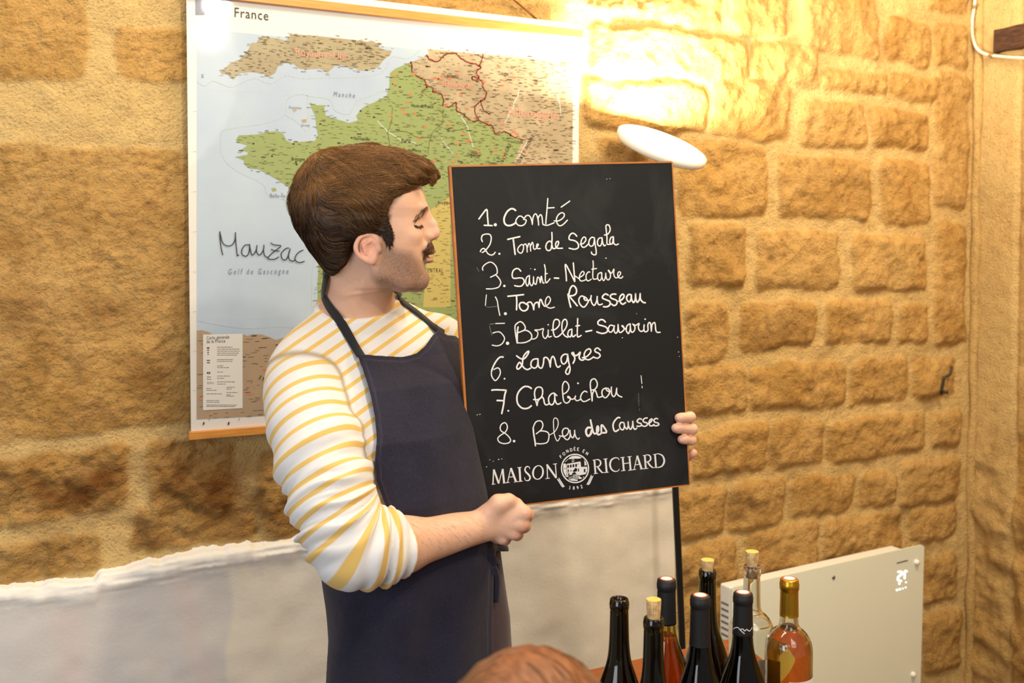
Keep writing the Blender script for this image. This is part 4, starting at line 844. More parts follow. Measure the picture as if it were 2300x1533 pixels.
def bottle(px, pytop, d, prof, glass, label, wine=None, level=0.2, cap=None, cork=0.0, capl=0.06, corkin=0.02, name='wine_bottle', hs=1.0):
    prof = [(r, z * hs) for r, z in prof]
    pr_ = dense(prof); Hh = prof[-1][1]
    q = P(px, pytop, d); c = np.array([q[0], q[1], ZT])
    o = thing(name, label, 'bottle', c, 'wine bottles on the table')
    inn = [(max(r - (0.0028 if z < 0.2 else 0.0042), 0.0), z) for r, z in pr_ if 0.006 < z < Hh - 0.02]
    inn = [(0.0001, 0.007), (0.03, 0.006)] + inn + [(0.0093, Hh - 0.02), (0.0093, Hh - 0.001), (0.0105, Hh)]
    mb = MB(); mb.lathe([(0.0001, 0.004)] + pr_[1:] + inn[::-1], c, 56); mb.build('glass', glass, o, True)
    if wine:
        wp = [(max(r - (0.0031 if z < 0.2 else 0.0045), 0.001), z) for r, z in pr_ if 0.0075 < z < level]
        r_l = float(np.interp(level, [z for r, z in pr_], [r for r, z in pr_])) - 0.0034
        wp = [(0.0001, 0.0078), (0.03, 0.0078)] + wp + [(r_l, level), (0.0001, level - 0.0006)]
        mb = MB(); mb.lathe(wp, c, 56); mb.build('wine', wine, o, True)
    if cap:
        cp_ = [(r + 0.0006, z) for r, z in pr_ if z > Hh - capl]; r0 = float(np.interp(Hh - capl, [z for r, z in pr_], [r for r, z in pr_])) + 0.0007
        cp_ = [(r0 - 0.0006, Hh - capl), (r0, Hh - capl)] + cp_[:-1] + [(0.0140, Hh + 0.0003), (0.0125, Hh + 0.0012), (0.0001, Hh + 0.0012)]
        mb = MB(); mb.lathe(cp_, c, 56); k_ = mb.build('capsule', cap, o, True)
        mb = MB(); mb.lathe([(0.0115, Hh + 0.0014), (0.0092, Hh + 0.0016)], c, 40, 1); mb.lathe([(0.0092, Hh + 0.0016), (0.0078, Hh + 0.0016)], c, 40, 0); mb.lathe([(0.0078, Hh + 0.0016), (0.0001, Hh + 0.0017)], c, 40, 2)
        mb.build('top_seal', M_seal, k_, True, label='cream and red round seal on the capsule')
    if cork:
        mb = MB(); r_ = 0.0092
        z1 = Hh + cork; mb.lathe([(0.0001, Hh - corkin), (r_, Hh - corkin), (r_, Hh), (r_ * 1.1, Hh + 0.006), (r_ * 1.2, z1 - 0.001), (r_ * 1.17, z1)], c, 40, 0); mb.lathe([(r_ * 1.17, z1), (0.0001, z1)], c, 40, 1)
        ck = mb.build('cork', [M_cork, M_corkt], o, True)
        return o, c, ck, r_ * 1.2
    return o, c, None, 0.0
def toward(c): v = CAM - c; return math.atan2(v[1], v[0])
def cyl(c, r, a, z): return c + np.array([r * math.cos(a), r * math.sin(a), z])
def patch(c, r, a0, a1, z0, z1, n=24):
    mb = MB(); A = np.linspace(a0, a1, n); V = [cyl(c, r, t, z0) for t in A] + [cyl(c, r, t, z1) for t in A]
    V += [cyl(c, r - 0.0002, t, z0) for t in A] + [cyl(c, r - 0.0002, t, z1) for t in A]
    F = [(i, i + 1, n + i + 1, n + i) for i in range(n - 1)] + [(2 * n + i + 1, 2 * n + i, 3 * n + i, 3 * n + i + 1) for i in range(n - 1)]
    mb.add(V, F); return mb
b1, c1, _, _ = bottle(1391, 1343, 1.546, BURG, G_dark, 'uncorked empty dark green bottle standing farthest left on the table', None)
b2, c2, k2, r2 = bottle(1468, 1387, 1.467, BURG, G_dark, 'dark bottle with a pale printed cork standing in its mouth, in the front row', W_red, 0.12, cork=0.0270)
b3, c3, _, _ = bottle(1497, 1304, 1.635, BURG, G_yell, 'black capped bottle of orange wine in yellowish glass beside the lamp pole', W_ora, 0.205, M_capb, capl=0.072)
b4, c4, _, _ = bottle(1573, 1337, 1.535, BURG, G_black, 'nearly black bottle with a plain matt black capsule in the middle of the row', W_red, 0.2, M_capb, capl=0.076, hs=1.027)
b5, c5, k5, r5 = bottle(1589, 1299, 1.685, BURG, G_dark, 'dark green bottle with a short plain cork behind the plain black capped bottle', W_red, 0.05, cork=0.017)
b6, c6, k6, r6 = bottle(1689, 1278, 1.70, BORD, G_clear, 'empty clear glass bottle with a tall cork, in front of the panel heater', None, cork=0.0245)
b7, c7, _, _ = bottle(1669, 1331, 1.588, BURG, G_black, 'nearly black bottle whose black capsule bears a thin white mountain line', W_red, 0.2, M_capb, capl=0.066, hs=0.98)
b8, c8, _, _ = bottle(1773, 1300, 1.63, BORD, G_clear, 'clear bottle of amber wine with a gold capsule and white label', W_amb, 0.222, M_capg, capl=0.060)
# dark print on the corks
for c, r, zz0, k_, lines in ((c2, r2, 0.296, k2, [(-.7, .3), (-.45, .12), (-.1, .2), (.25, .25), (.6, .1)]), (c6, r6, 0.298, k6, [(.3, .4), (.5, .2), (.7, .5)])):
    t0 = toward(c); mb = MB()
    for a_, q in lines:
        for j in range(4):
            z = zz0 + 0.006 + 0.004 * j + 0.002 * q; mb.V += []
            stroke_strip(mb, [(a_ + 0.04 * j * q, z), (a_ + 0.12, z + 0.0015), (a_ + 0.05, z + 0.0028)], 0.0007, lambda X, Y: cyl(c, np.interp(Y - zz0, [0, 0.006, 0.027], [0.0093, 0.0102, 0.01108]) + 0.0002, t0 + X, Y), 0, 3, False)
    mb.build('cork_print', mat('cork_ink', (92, 70, 46), 0.8), k_)
# mountain line on the capsule
t0 = toward(c7); mb = MB()
def mtn(pts):
    stroke_strip(mb, pts, 2.0, lambda X, Y: cyl(c7, 0.0170, t0 + (X - 1669) / 23.0, 0.2905 - (Y - 1331) * 1.588 / FPX), 0, 3, True)
Zb = lambda L: [(1320 + x / 4.259, 1200 + y / 4.259) for x, y in L]
mtn(Zb([(1400, 884), (1440, 866), (1468, 890), (1500, 915)])); mtn(Zb([(1462, 884), (1486, 872), (1503, 890), (1522, 876), (1548, 895), (1560, 890), (1585, 868)])); mtn(Zb([(1400, 886), (1385, 900)]))
mb.build('capsule_print', mat('silver_print', (228, 226, 224), 0.4), b7)
# labels
t0 = toward(c8); pb8 = patch(c8, 0.0386, t0 + 0.02, t0 + 1.75, 0.045, 0.143); l8 = pb8.build('label', M_lab, b8, True)
pb9 = patch(c8, 0.0386, t0 + 3.3, t0 + 4.25, 0.05, 0.152); pb9.build('back_label', mat('back_label_paper', (226, 190, 130), 0.7), b8, True)
def ltext(txt, c, r, a, z, size, parent, sp=1.0):
    V, F = font_mesh(txt, size, sp); V = [cyl(c, r, a + v[0] / r, z + v[1]) for v in V]
    mb = MB(); mb.add(V, F); mb.build('label_text', M_labi, parent)
ltext('domaine', c8, 0.03885, t0 + 0.36, 0.119, 0.0155, l8); ltext('la', c8, 0.03885, t0 + 0.78, 0.101, 0.0155, l8)
t0 = toward(c6); l6 = patch(c6, 0.0386, t0 - 0.75, t0 + 0.95, 0.05, 0.150).build('label', M_lab, b6, True)
ltext('d', c6, 0.03885, t0 + 0.10, 0.126, 0.017, l6); ltext('or', c6, 0.03885, t0 + 0.02, 0.104, 0.017, l6)
# ================================================================== implicit-surface modelling (for the people)
def mesh_sdf(f, lo, hi, h, NB=20, lip=1.35):
    lo = np.asarray(lo, float); hi = np.asarray(hi, float)
    n = np.ceil((hi - lo) / h).astype(int) + 1; nb = np.ceil(n / NB).astype(int)
    bc = np.stack(np.meshgrid(*[np.arange(k) for k in nb], indexing='ij'), -1).reshape(-1, 3)
    cen = lo + (bc * NB + NB / 2) * h; R = math.sqrt(3) / 2 * (NB + 3) * h
    keep = np.abs(np.concatenate([f(c) for c in np.array_split(cen, max(1, len(cen) // 4000))])) < R * lip + 0.01
    S1 = n[1] + 8; S2 = n[2] + 8 + NB
    vid, vps, fcs = [], [], []
    import os, time
    tt0 = time.time()
    r = np.arange(-1, NB + 1); G = np.stack(np.meshgrid(r, r, r, indexing='ij'), -1).reshape(-1, 3)
    co = np.array([(i, j, k) for i in (0, 1) for j in (0, 1) for k in (0, 1)])
    ed = [(a, b) for a in range(8) for b in range(a + 1, 8) if np.abs(co[a] - co[b]).sum() == 1]
    M = NB + 2; S1 = int((nb[1] + 1) * NB + 8); S2 = int((nb[2] + 1) * NB + 8)
    from concurrent.futures import ThreadPoolExecutor
    blocks = bc[keep]
    with ThreadPoolExecutor(os.cpu_count() or 4) as ex:
        vals = ex.map(lambda b: f(lo + (b * NB + G) * h), blocks)
        blk = [(b, v.reshape(M, M, M)) for b, v in zip(blocks, vals) if v.min() < 0 < v.max()]
    for b, v in blk:
        org = b * NB; ins = v < 0
        cv = np.stack([v[i:M - 1 + i, j:M - 1 + j, k:M - 1 + k] for i, j, k in co], -1)
        ci = cv < 0; act = ci.any(-1) & ~ci.all(-1); idx = np.argwhere(act)
        if len(idx) == 0: continue
        q = cv[act]; acc = np.zeros((len(q), 3)); cnt = np.zeros(len(q))
        for a, c in ed:
            m = (q[:, a] < 0) != (q[:, c] < 0)
            if not m.any(): continue
            t = q[m, a] / (q[m, a] - q[m, c]); acc[m] += co[a] + (co[c] - co[a]) * t[:, None]; cnt[m] += 1
        pos = lo + (org + idx - 1 + acc / cnt[:, None]) * h
        gid = lambda ijk: ((ijk[..., 0] + 2) * S1 + ijk[..., 1] + 2) * S2 + ijk[..., 2] + 2
        vid.append(gid(org + idx - 1)); vps.append(pos)
        for ax in range(3):
            sl0 = [slice(1, M - 1)] * 3; sl1 = [slice(1, M - 1)] * 3; sl1[ax] = slice(2, M)
            A = ins[tuple(sl0)]; B = ins[tuple(sl1)]; e = np.argwhere(A != B)
            if len(e) == 0: continue
            sg = A[A != B]; g = org + e; u = np.zeros(3, int); w_ = np.zeros(3, int); u[(ax + 1) % 3] = 1; w_[(ax + 2) % 3] = 1
            qd = np.stack([gid(g - u - w_), gid(g - w_), gid(g), gid(g - u)], 1); qd[~sg] = qd[~sg][:, ::-1]; fcs.append(qd)
    vid = np.concatenate(vid); vps = np.concatenate(vps); fcs = np.concatenate(fcs)
    uid, first = np.unique(vid, return_index=True)
    print('MESH', len(blk), len(blocks), len(uid), round(time.time() - tt0, 2))
    return vps[first], np.searchsorted(uid, fcs)
def smin(a, b, k):
    h = np.clip(0.5 + 0.5 * (b - a) / k, 0, 1); return b + (a - b) * h - k * h * (1 - h)
def smax(a, b, k): return -smin(-a, -b, k)
def cone(p, a, b, r1, r2):
    a = np.asarray(a); ab = np.asarray(b) - a; t = np.clip(((p - a) @ ab) / (ab @ ab + 1e-12), 0, 1)
    return np.linalg.norm(p - a - t[:, None] * ab, axis=1) - (r1 + (r2 - r1) * t)
def chain(p, pts, rad, k=0.01):
    d = None
    for i in range(len(pts) - 1):
        e = cone(p, pts[i], pts[i + 1], rad[i], rad[i + 1]); d = e if d is None else smin(d, e, k)
    return d
def ell(p, c, r, ax=None):
    q = p - np.asarray(c)
    if ax is not None: q = np.stack([q @ a for a in ax], 1)
    r = np.asarray(r, float); k0 = np.linalg.norm(q / r, axis=1); k1 = np.linalg.norm(q / (r * r), axis=1)
    return k0 * (k0 - 1) / (k1 + 1e-9)
def raymarch(f, px, py, t0=0.9, t1=3.0):
    """first hit of the surface along the view ray through a pixel; px,py arrays"""
    px = np.atleast_1d(np.asarray(px, float)); py = np.atleast_1d(np.asarray(py, float))
    D = FW[None] + RV[None] * ((px - CX) / FPX)[:, None] + UP[None] * ((Y0 - py) / FPX)[:, None]; L = np.linalg.norm(D, axis=1)
    t = np.full(len(px), t0)
    for i in range(90): t = t + np.clip(f(CAM + D * t[:, None]), -0.02, 0.05) / L * 0.75
    return CAM + D * t[:, None], t
def grad(f, p, e=0.0012):
    g = np.stack([f(p + np.eye(3)[i] * e) - f(p - np.eye(3)[i] * e) for i in range(3)], 1)
    return g / (np.linalg.norm(g, axis=1)[:, None] + 1e-12)

# ------------------------------------------------------------------ the man: head frame
SH = 1.72 / FPX                                   # metres per pixel at the head
HO = P(830, 490, 1.72); dl = math.radians(4)
HA = RV * math.cos(dl) + FH * math.sin(dl)        # where the face looks
HC = -FH * math.cos(dl) + RV * math.sin(dl)       # his right side, towards the camera
def to_head(p):
    q = p - HO; return 830 + (q @ HA) / SH, 490 - (q @ ZV) / SH, (q @ HC) / SH
def hd(u, v, c=0.0): return HO + HA * (u - 830) * SH - ZV * (v - 490) * SH + HC * c * SH
HAX = (HA, ZV, HC)
def hell(p, u, v, c, ra, rb, rc): return ell(p, hd(u, v, c), (ra * SH, rb * SH, rc * SH), HAX)
FV = [418, 430, 444, 456, 468, 478, 490, 505, 520, 535, 547, 560, 575, 590, 600, 612, 625, 636, 645, 652]
FF = [934, 943, 950, 955, 958.5, 957, 955, 954, 953, 953, 955, 956, 955, 954, 953, 953, 951, 946, 936, 915]
FB = [800] * 20
FWd = [88, 90, 92, 93, 92, 90, 88, 88, 88, 86, 84, 81, 77, 73, 70, 66, 60, 53, 44, 26]
def face_stack(p):
    u, v, c = to_head(p); vv = np.clip(v, FV[0], FV[-1])
    f_ = np.interp(vv, FV, FF); b = np.interp(vv, FV, FB); w_ = np.interp(vv, FV, FWd)
    ac = (f_ + b) / 2; ra = (f_ - b) / 2; t = (u - ac) / ra
    w_ = w_ * (1 - 0.18 * np.clip(t, 0, 1) ** 2)
    k = (np.abs(t) ** 2.5 + np.abs(c / w_) ** 2.5) ** (1 / 2.5)
    d = (k - 1) * np.minimum(ra, w_) * 0.85
    return np.maximum(d, np.maximum(FV[0] - v, v - FV[-1])) * SH
def ear(p, s):
    d = None
    path = [(858, 548, 86), (850, 533, 90), (833, 528, 95), (816, 535, 99), (807, 553, 101), (812, 570, 99), (826, 582, 95), (842, 588, 90)]
    Q = [hd(u, v, s * c) for u, v, c in catmull(path, 3)]
    rad = np.interp(np.linspace(0, 1, len(Q)), [0, .2, .75, 1], [4.0, 4.6, 4.6, 6.0]) * SH
    d = chain(p, Q, rad, 0.002)
    d = smin(d, hell(p, 835, 556, s * 91, 22, 27, 6), 0.004)
    d = smin(d, hell(p, 841, 580, s * 91, 11, 9, 6), 0.004)
    d = smax(d, -hell(p, 843, 558, s * 99, 11, 14, 8), 0.003)
    d = smax(d, -hell(p, 828, 543, s * 100, 9, 8, 5), 0.003)
    d = smin(d, chain(p, [hd(838, 541, s * 97), hd(823, 552, s * 99), hd(828, 570, s * 97)], [3.2 * SH] * 3, 0.002), 0.003)
    d = smin(d, hell(p, 857, 560, s * 89, 6, 8, 6), 0.003)
    return d
def head_sdf(p):
    d = hell(p, 812, 452, 0, 140, 112, 98)
    d = smin(d, face_stack(p), 0.012)
    d = smin(d, chain(p, [hd(938, 634, 0), hd(905, 636, 34), hd(858, 612, 66), hd(846, 575, 78)], [15 * SH, 15 * SH, 15 * SH, 12 * SH], 0.01), 0.014)
    d = smin(d, chain(p, [hd(938, 634, 0), hd(905, 636, -34), hd(858, 612, -66), hd(846, 575, -78)], [15 * SH, 15 * SH, 15 * SH, 12 * SH], 0.01), 0.014)
    d = smin(d, hell(p, 944, 624, 0, 17, 20, 22), 0.010)                                  # chin
    d = smax(d, -hell(p, 968, 601, 0, 9, 6, 22), 0.008)                                    # under the lower lip
    for s in (-1, 1):
        d = smin(d, hell(p, 948, 466, s * 27, 13, 8, 26), 0.010)                            # brow
        d = smax(d, -hell(p, 960, 498, s * 36, 14, 10, 15), 0.009)                          # socket
        d = smin(d, hell(p, 930, 501, s * 33, 17, 14, 16), 0.004)                         # lidded eye
        d = smin(d, hell(p, 918, 530, s * 46, 26, 18, 22), 0.012)                           # cheekbone
        d = smin(d, hell(p, 962, 531.5, s * 12, 12, 8.5, 8), 0.006)                         # nostril wing
    d = smin(d, chain(p, [hd(945, 478), hd(948, 500), hd(955, 522)], [13 * SH, 15 * SH, 17 * SH], 0.006), 0.008)
    d = smin(d, chain(p, [hd(954, 474), hd(960, 487), hd(970, 502), hd(976.5, 521)], [8 * SH, 8.5 * SH, 9.5 * SH, 11.5 * SH], 0.006), 0.009)
    d = smin(d, hell(p, 970, 528, 0, 14, 9, 10), 0.006)
    for s in (-1, 1): d = smax(d, -hell(p, 966, 540, s * 7, 6, 4, 3.2), 0.002)
    d = smin(d, hell(p, 957, 556, 0, 16, 13, 27), 0.010)                                   # muzzle
    d = smin(d, hell(p, 966, 565, 0, 11.5, 6.5, 20), 0.005)
    d = smin(d, hell(p, 962, 584, 0, 11.5, 7.0, 18), 0.005)
    d = smax(d, -hell(p, 975, 575, 0, 10, 1.8, 19), 0.003)
    for s in (-1, 1):
        d = smax(d, -hell(p, 949, 571, s * 30, 6, 6, 4), 0.006)
        d = smin(d, ear(p, s), 0.004)
    return d
# ------------------------------------------------------------------ the man: trunk and limbs
TA = math.radians(47)
AXS = RV * math.cos(TA) + FH * math.sin(TA)       # along his shoulders, towards his left
AXF = RV * math.sin(TA) - FH * math.cos(TA)       # the way his chest faces
TS = [(740, 836, 1.83, .130, .070), (790, 842, 1.83, .165, .092), (850, 849, 1.80, .168, .110), (960, 863, 1.76, .151, .112), (1100, 893, 1.755, .139, .106), (1180, 912, 1.785, .143, .108),
      (1250, 935, 1.81, .154, .116), (1400, 961, 1.83, .150, .114), (1550, 966, 1.83, .151, .115), (1700, 968, 1.83, .148, .112)]
TZ = np.array([P(x, y, d)[2] for y, x, d, a, b in TS])[::-1]; TCx = np.array([P(x, y, d) for y, x, d, a, b in TS])[::-1]
TW = np.array([t[3] for t in TS])[::-1]; TD = np.array([t[4] for t in TS])[::-1]
def trunk(p, grow=0.0, flare=0.0, fwd=0.0):
    z = np.clip(p[:, 2], TZ[0], TZ[-1]); cx = np.interp(z, TZ, TCx[:, 0]); cy = np.interp(z, TZ, TCx[:, 1])
    a = np.interp(z, TZ, TW) + grow; b = np.interp(z, TZ, TD) + grow
    if flare: fl = flare * sstep(TZ[3] + 0.02, TZ[1], z); a = a + fl; b = b + fl
    qx, qy = p[:, 0] - cx, p[:, 1] - cy; s = qx * AXS[0] + qy * AXS[1]; f_ = qx * AXF[0] + qy * AXF[1]
    k = (np.abs(s / a) ** 2.3 + np.abs(f_ / b) ** 2.3) ** (1 / 2.3)
    return smax((k - 1) * np.minimum(a, b) * 0.9, np.maximum(p[:, 2] - TZ[-1] - grow, TZ[0] - p[:, 2]), 0.02)
RSH, REL, RWR = P(684, 866, 1.70), P(783, 1212, 1.56), P(1086, 1180, 1.715)
LSH, LEL, LWR = P(985, 788, 1.93), P(1165, 1000, 2.02), P(1455, 985, 1.957)
NT, NB_ = P(806, 575, 1.735), P(806, 715, 1.80)
def neck(p, g=0.0):
    d = cone(p, NT, NB_, 0.056 + g, 0.064 + g)
    d = smin(d, cone(p, P(806, 690, 1.80), P(700, 795, 1.74), 0.050 + g, 0.040 + g), 0.03)
    d = smin(d, cone(p, P(815, 700, 1.82), P(960, 762, 1.92), 0.045 + g, 0.042 + g), 0.03)
    return d
BD = np.dot(BTL - CAM, BN)                         # board plane offset
def onb(px, py, off): return bp(px, py, off)       # a point relative to the board face (+ towards the camera)
def hand_r(p):
    W = [P(1040, 1192, 1.707), RWR]; d = chain(p, W, [0.029, 0.0245], 0.01)
    d = smin(d, ell(p, P(1118, 1164, 1.717), (0.036, 0.030, 0.020), (RV * .97 + UP * .24, UP * .97 - RV * .24, FW)), 0.018)
    K = [(1176, 1152, 1.707), (1170, 1176, 1.707), (1154, 1195, 1.711), (1128, 1207, 1.717)]
    for (x, y, dd), r in zip(K, (.0135, .0135, .0125, .0115)):
        d = smin(d, cone(p, P(1095, 1177, 1.717), P(x, y, dd), 0.016, r), 0.006)
    for (x, y, dd), r, l in zip(K, (.0125, .0125, .0115, .0100), (1.0, 1.08, 1.0, .85)):
        kk = P(x, y, dd); e1 = P(x + 7, y + 4, dd + 0.028 * l); e2_ = P(x - 12, y + 1, dd + 0.050 * l); e3 = P(x - 34, y - 6, dd + 0.046 * l)
        d = smin(d, chain(p, [kk, e1, e2_, e3], [r, r * .97, r * .9, r * .8], 0.003), 0.0025)
        d = smin(d, ell(p, kk, (r * 1.16, r * 1.08, r * 1.1)), 0.003)
    d = smin(d, chain(p, [P(1094, 1158, 1.707), P(1120, 1131, 1.703), P(1142, 1124, 1.707), P(1161, 1129, 1.715)], [.017, .0160, .0118, .0092], 0.006), 0.012)
    return d
FIN = [((1556, 936), (1521, 938), .0098, 0), ((1560, 963), (1514, 961), .0102, 0), ((1558, 988), (1527, 986), .0094, 0)]
def hand_l(p):
    d = chain(p, [P(1400, 990, 1.995), LWR], [0.029, 0.025], 0.01)
    pc = P(1490, 975, 1.947)
    d = smin(d, ell(p, pc, (0.046, 0.040, 0.016), (RV, UP, FW)), 0.02)
    for (kx, ky), (tx, ty), r, _ in FIN:
        m = onb(1518, ky + 2, -0.050); k1 = onb(kx - 6, ky, -0.030); k2 = onb(kx - 5, ky, 0.002); k3 = onb(tx + 10, ty, r * .82); k4 = onb(tx + 4, ty, r * .78)
        d = smin(d, chain(p, [P(1482, ky + 6, 1.950), m, k1, k2, k3, k4], [.013, r * 1.0, r * 1.02, r, r * .95, r * .86], 0.003), 0.0015)
    d = smin(d, chain(p, [P(1478, 1000, 1.950), onb(1512, 1026, -.046), onb(1541, 1026, -.028), onb(1557, 1017, -0.012)], [.013, .0105, .0095, .0082], 0.004), 0.006)
    d = smin(d, chain(p, [P(1470, 955, 1.945), P(1492, 930, 1.940), P(1510, 920, 1.930)], [.016, .013, .010], 0.005), 0.01)
    return d
def arms(p):
    d = chain(p, [RSH, REL, P(900, 1222, 1.615), RWR], [.060, .045, .044, .026], 0.02)
    return smin(d, chain(p, [LSH, LEL, P(1250, 995, 2.01), LWR], [.056, .044, .042, .026], 0.02), 0.01)
HIPR, HIPL = TCx[2] - AXS * 0.085, TCx[2] + AXS * 0.085
def legs(p, g=0.0):
    d = None
    for hp_, st_ in ((HIPR, -0.02), (HIPL, 0.03)):
        kn = hp_ + AXF * (0.03 + st_) + np.array([0, 0, 0.47 - hp_[2]]); an = hp_ + AXF * (st_) + np.array([0, 0, 0.085 - hp_[2]])
        e = chain(p, [hp_ - np.array([0, 0, .02]), kn, an], [.074 + g, .056 + g, .040 + g], 0.03); d = e if d is None else smin(d, e, 0.012)
    return d
GR = [(lambda p: head_sdf(p), HO, 0.20, 0.0), (lambda p: neck(p), P(812, 690, 1.79), 0.26, 0.018), (lambda p: trunk(p, -0.004), (TCx[0] + TCx[-1]) / 2, 0.60, 0.03),
      (arms, (RSH + LWR) / 2, 0.70, 0.02), (hand_r, P(1115, 1170, 1.735), 0.15, 0.006), (hand_l, P(1500, 980, 1.935), 0.17, 0.006), (legs, (HIPR + HIPL) / 2 + np.array([0, 0, -.42]), 0.62, 0.03)]
def body_sdf(p):
    c = (p.min(0) + p.max(0)) / 2; r = np.linalg.norm(p - c, axis=1).max(); d = np.full(len(p), 1e3)
    far = r > 0.12
    for f_, cc, rr, k in GR:
        if not far and np.linalg.norm(c - cc) > rr + r + 0.07: continue
        e = f_(p); d = np.minimum(d, e) if k == 0.0 else smin(d, e, k)
    return np.minimum(d, 10.0)
# ================================================================== the man with the chalkboard
man_loc = np.array([*(TCx[2][:2]), 0.0])
man = thing('person', 'standing man in yellow striped top and navy apron, moustached, looking at the chalkboard he holds', 'person', man_loc)
bV, bF = mesh_sdf(body_sdf, (0.15, -1.35, 0.0), (1.45, -0.1, 1.85), BODY_H)
u, v, c = to_head(bV)
inh = (v < 700) & (u > 640) & (u < 1010) & (np.abs(c) < 130)
BP = [(866, 528), (880, 548), (897, 560), (925, 566), (944, 585), (950, 598), (953, 560), (962, 541), (995, 545), (990, 600), (966, 660), (925, 664), (880, 668), (852, 650), (842, 620), (852, 585), (858, 545)]
bd = poly_sd(u, v, BP); beard = np.where(inh, 1 - sstep(-14, 12, bd), 0)
mous = np.where(inh, 1 - sstep(-3, 5, poly_sd(u, v, [(962, 543), (990, 545), (990, 562), (975, 561), (965, 570), (955, 585), (950, 580), (955, 562)])), 0)
lips = np.where(inh & (u > 955), np.exp(-((v - 566) / 4.5) ** 2) + np.exp(-((v - 584) / 6.5) ** 2), 0) * sstep(954, 962, u)
scalp = np.where(inh, 1 - sstep(-8, 10, poly_sd(u, v, [(741, 600), (800, 560), (806, 530), (862, 520), (884, 465), (918, 424), (900, 300), (650, 300), (640, 560), (720, 640)])), 0)
scalp = np.maximum(scalp, np.where(inh, 0.9 * (1 - sstep(-5, 5, poly_sd(u, v, [(840, 480), (884, 484), (880, 500), (882, 515), (888, 533), (886, 550), (877, 556), (867, 543), (859, 526), (840, 522)]))), 0))
scalp = scalp * (np.abs(c) < 100)
flush = np.where(inh, np.exp(-((u - 832) / 30) ** 2 - ((v - 556) / 40) ** 2) * (np.abs(c) > 84) + 0.7 * np.exp(-((u - 978) / 14) ** 2 - ((v - 526) / 14) ** 2), 0)
px_, py_ = proj(bV); knuck = np.zeros(len(bV))
for x, y in ((1186, 1150), (1180, 1182), (1160, 1200)): knuck += np.exp(-((px_ - x) / 12) ** 2 - ((py_ - y) / 12) ** 2)
for x, y in ((1526, 938), (1520, 961), (1532, 985), (1560, 1018)): knuck += 0.8 * np.exp(-((px_ - x) / 14) ** 2 - ((py_ - y) / 12) ** 2)
ms = bpy.data.materials.new('skin'); ms.use_nodes = True; nt = ms.node_tree; b = nt.nodes['Principled BSDF']
n1 = noise_n(nt, 22, 5); n2 = noise_n(nt, 900, 2, 0.7); n3 = noise_n(nt, 160, 4)
cc = mixc(nt, rng(nt, n1, 0.3, 0.7), (0.66, 0.385, 0.26), (0.72, 0.44, 0.31))
cc = mixc(nt, rng(nt, n3, 0.45, 0.75, 0, 0.25), cc, (0.60, 0.30, 0.19))
cc = mixc(nt, math_n(nt, 'MULTIPLY', attr(nt, 'flush'), 0.5), cc, (0.70, 0.27, 0.19))
stub = math_n(nt, 'MULTIPLY', attr(nt, 'beard'), rng(nt, n2, 0.36, 0.62, 0.38, 0.90))
cc = mixc(nt, stub, cc, (0.13, 0.075, 0.05))
cc = mixc(nt, math_n(nt, 'MULTIPLY', attr(nt, 'mous'), 0.6), cc, (0.10, 0.05, 0.025))
cc = mixc(nt, math_n(nt, 'MULTIPLY', attr(nt, 'lips'), 0.6), cc, (0.62, 0.24, 0.19))
cc = mixc(nt, attr(nt, 'scalp'), cc, (0.07, 0.035, 0.018))
nt.links.new(cc, b.inputs['Base Color']); b.inputs['Roughness'].default_value = 0.48; b.inputs['Specular IOR Level'].default_value = 0.35
b.inputs['Subsurface Weight'].default_value = 0.12; b.inputs['Subsurface Radius'].default_value = (1.0, 0.4, 0.25); b.inputs['Subsurface Scale'].default_value = 0.006
nt.links.new(bump_n(nt, math_n(nt, 'ADD', n3, math_n(nt, 'MULTIPLY', n2, 0.5)), 0.22, 0.0012), b.inputs['Normal'])
body = mesh_obj('body', bV, bF, ms, man, attrs={'beard': np.clip(beard, 0, 1), 'mous': mous, 'lips': np.clip(lips, 0, 1), 'scalp': scalp, 'flush': np.clip(flush + knuck * 0.7, 0, 1)})
# finger nails of the hand on the far edge
M_nail = mat('finger_nail', (222, 172, 158), 0.25, coat=0.3)
for (kx, ky), (tx, ty), r, _ in FIN:
    mb = MB(); cN = onb(tx + 5.5, ty + 1.5, r * 1.52); L = []
    nd = BN * .9 - BX * .42; nd /= np.linalg.norm(nd); ax1 = BX - nd * np.dot(BX, nd); ax1 /= np.linalg.norm(ax1); ax2 = np.cross(nd, ax1)
    prof = [(math.sin(t) , math.cos(t)) for t in np.linspace(0.001, math.pi, 9)]
    for s_, c_ in prof:
        for a in np.linspace(0, 2 * math.pi, 14, endpoint=False):
            L.append(cN + ax1 * .0054 * s_ * math.cos(a) + ax2 * .0046 * s_ * math.sin(a) + nd * .0013 * c_)
    F = [(i * 14 + j, i * 14 + (j + 1) % 14, (i + 1) * 14 + (j + 1) % 14, (i + 1) * 14 + j) for i in range(8) for j in range(14)]
    mb.add(L, F); mb.build('finger_nail', M_nail, body, True)

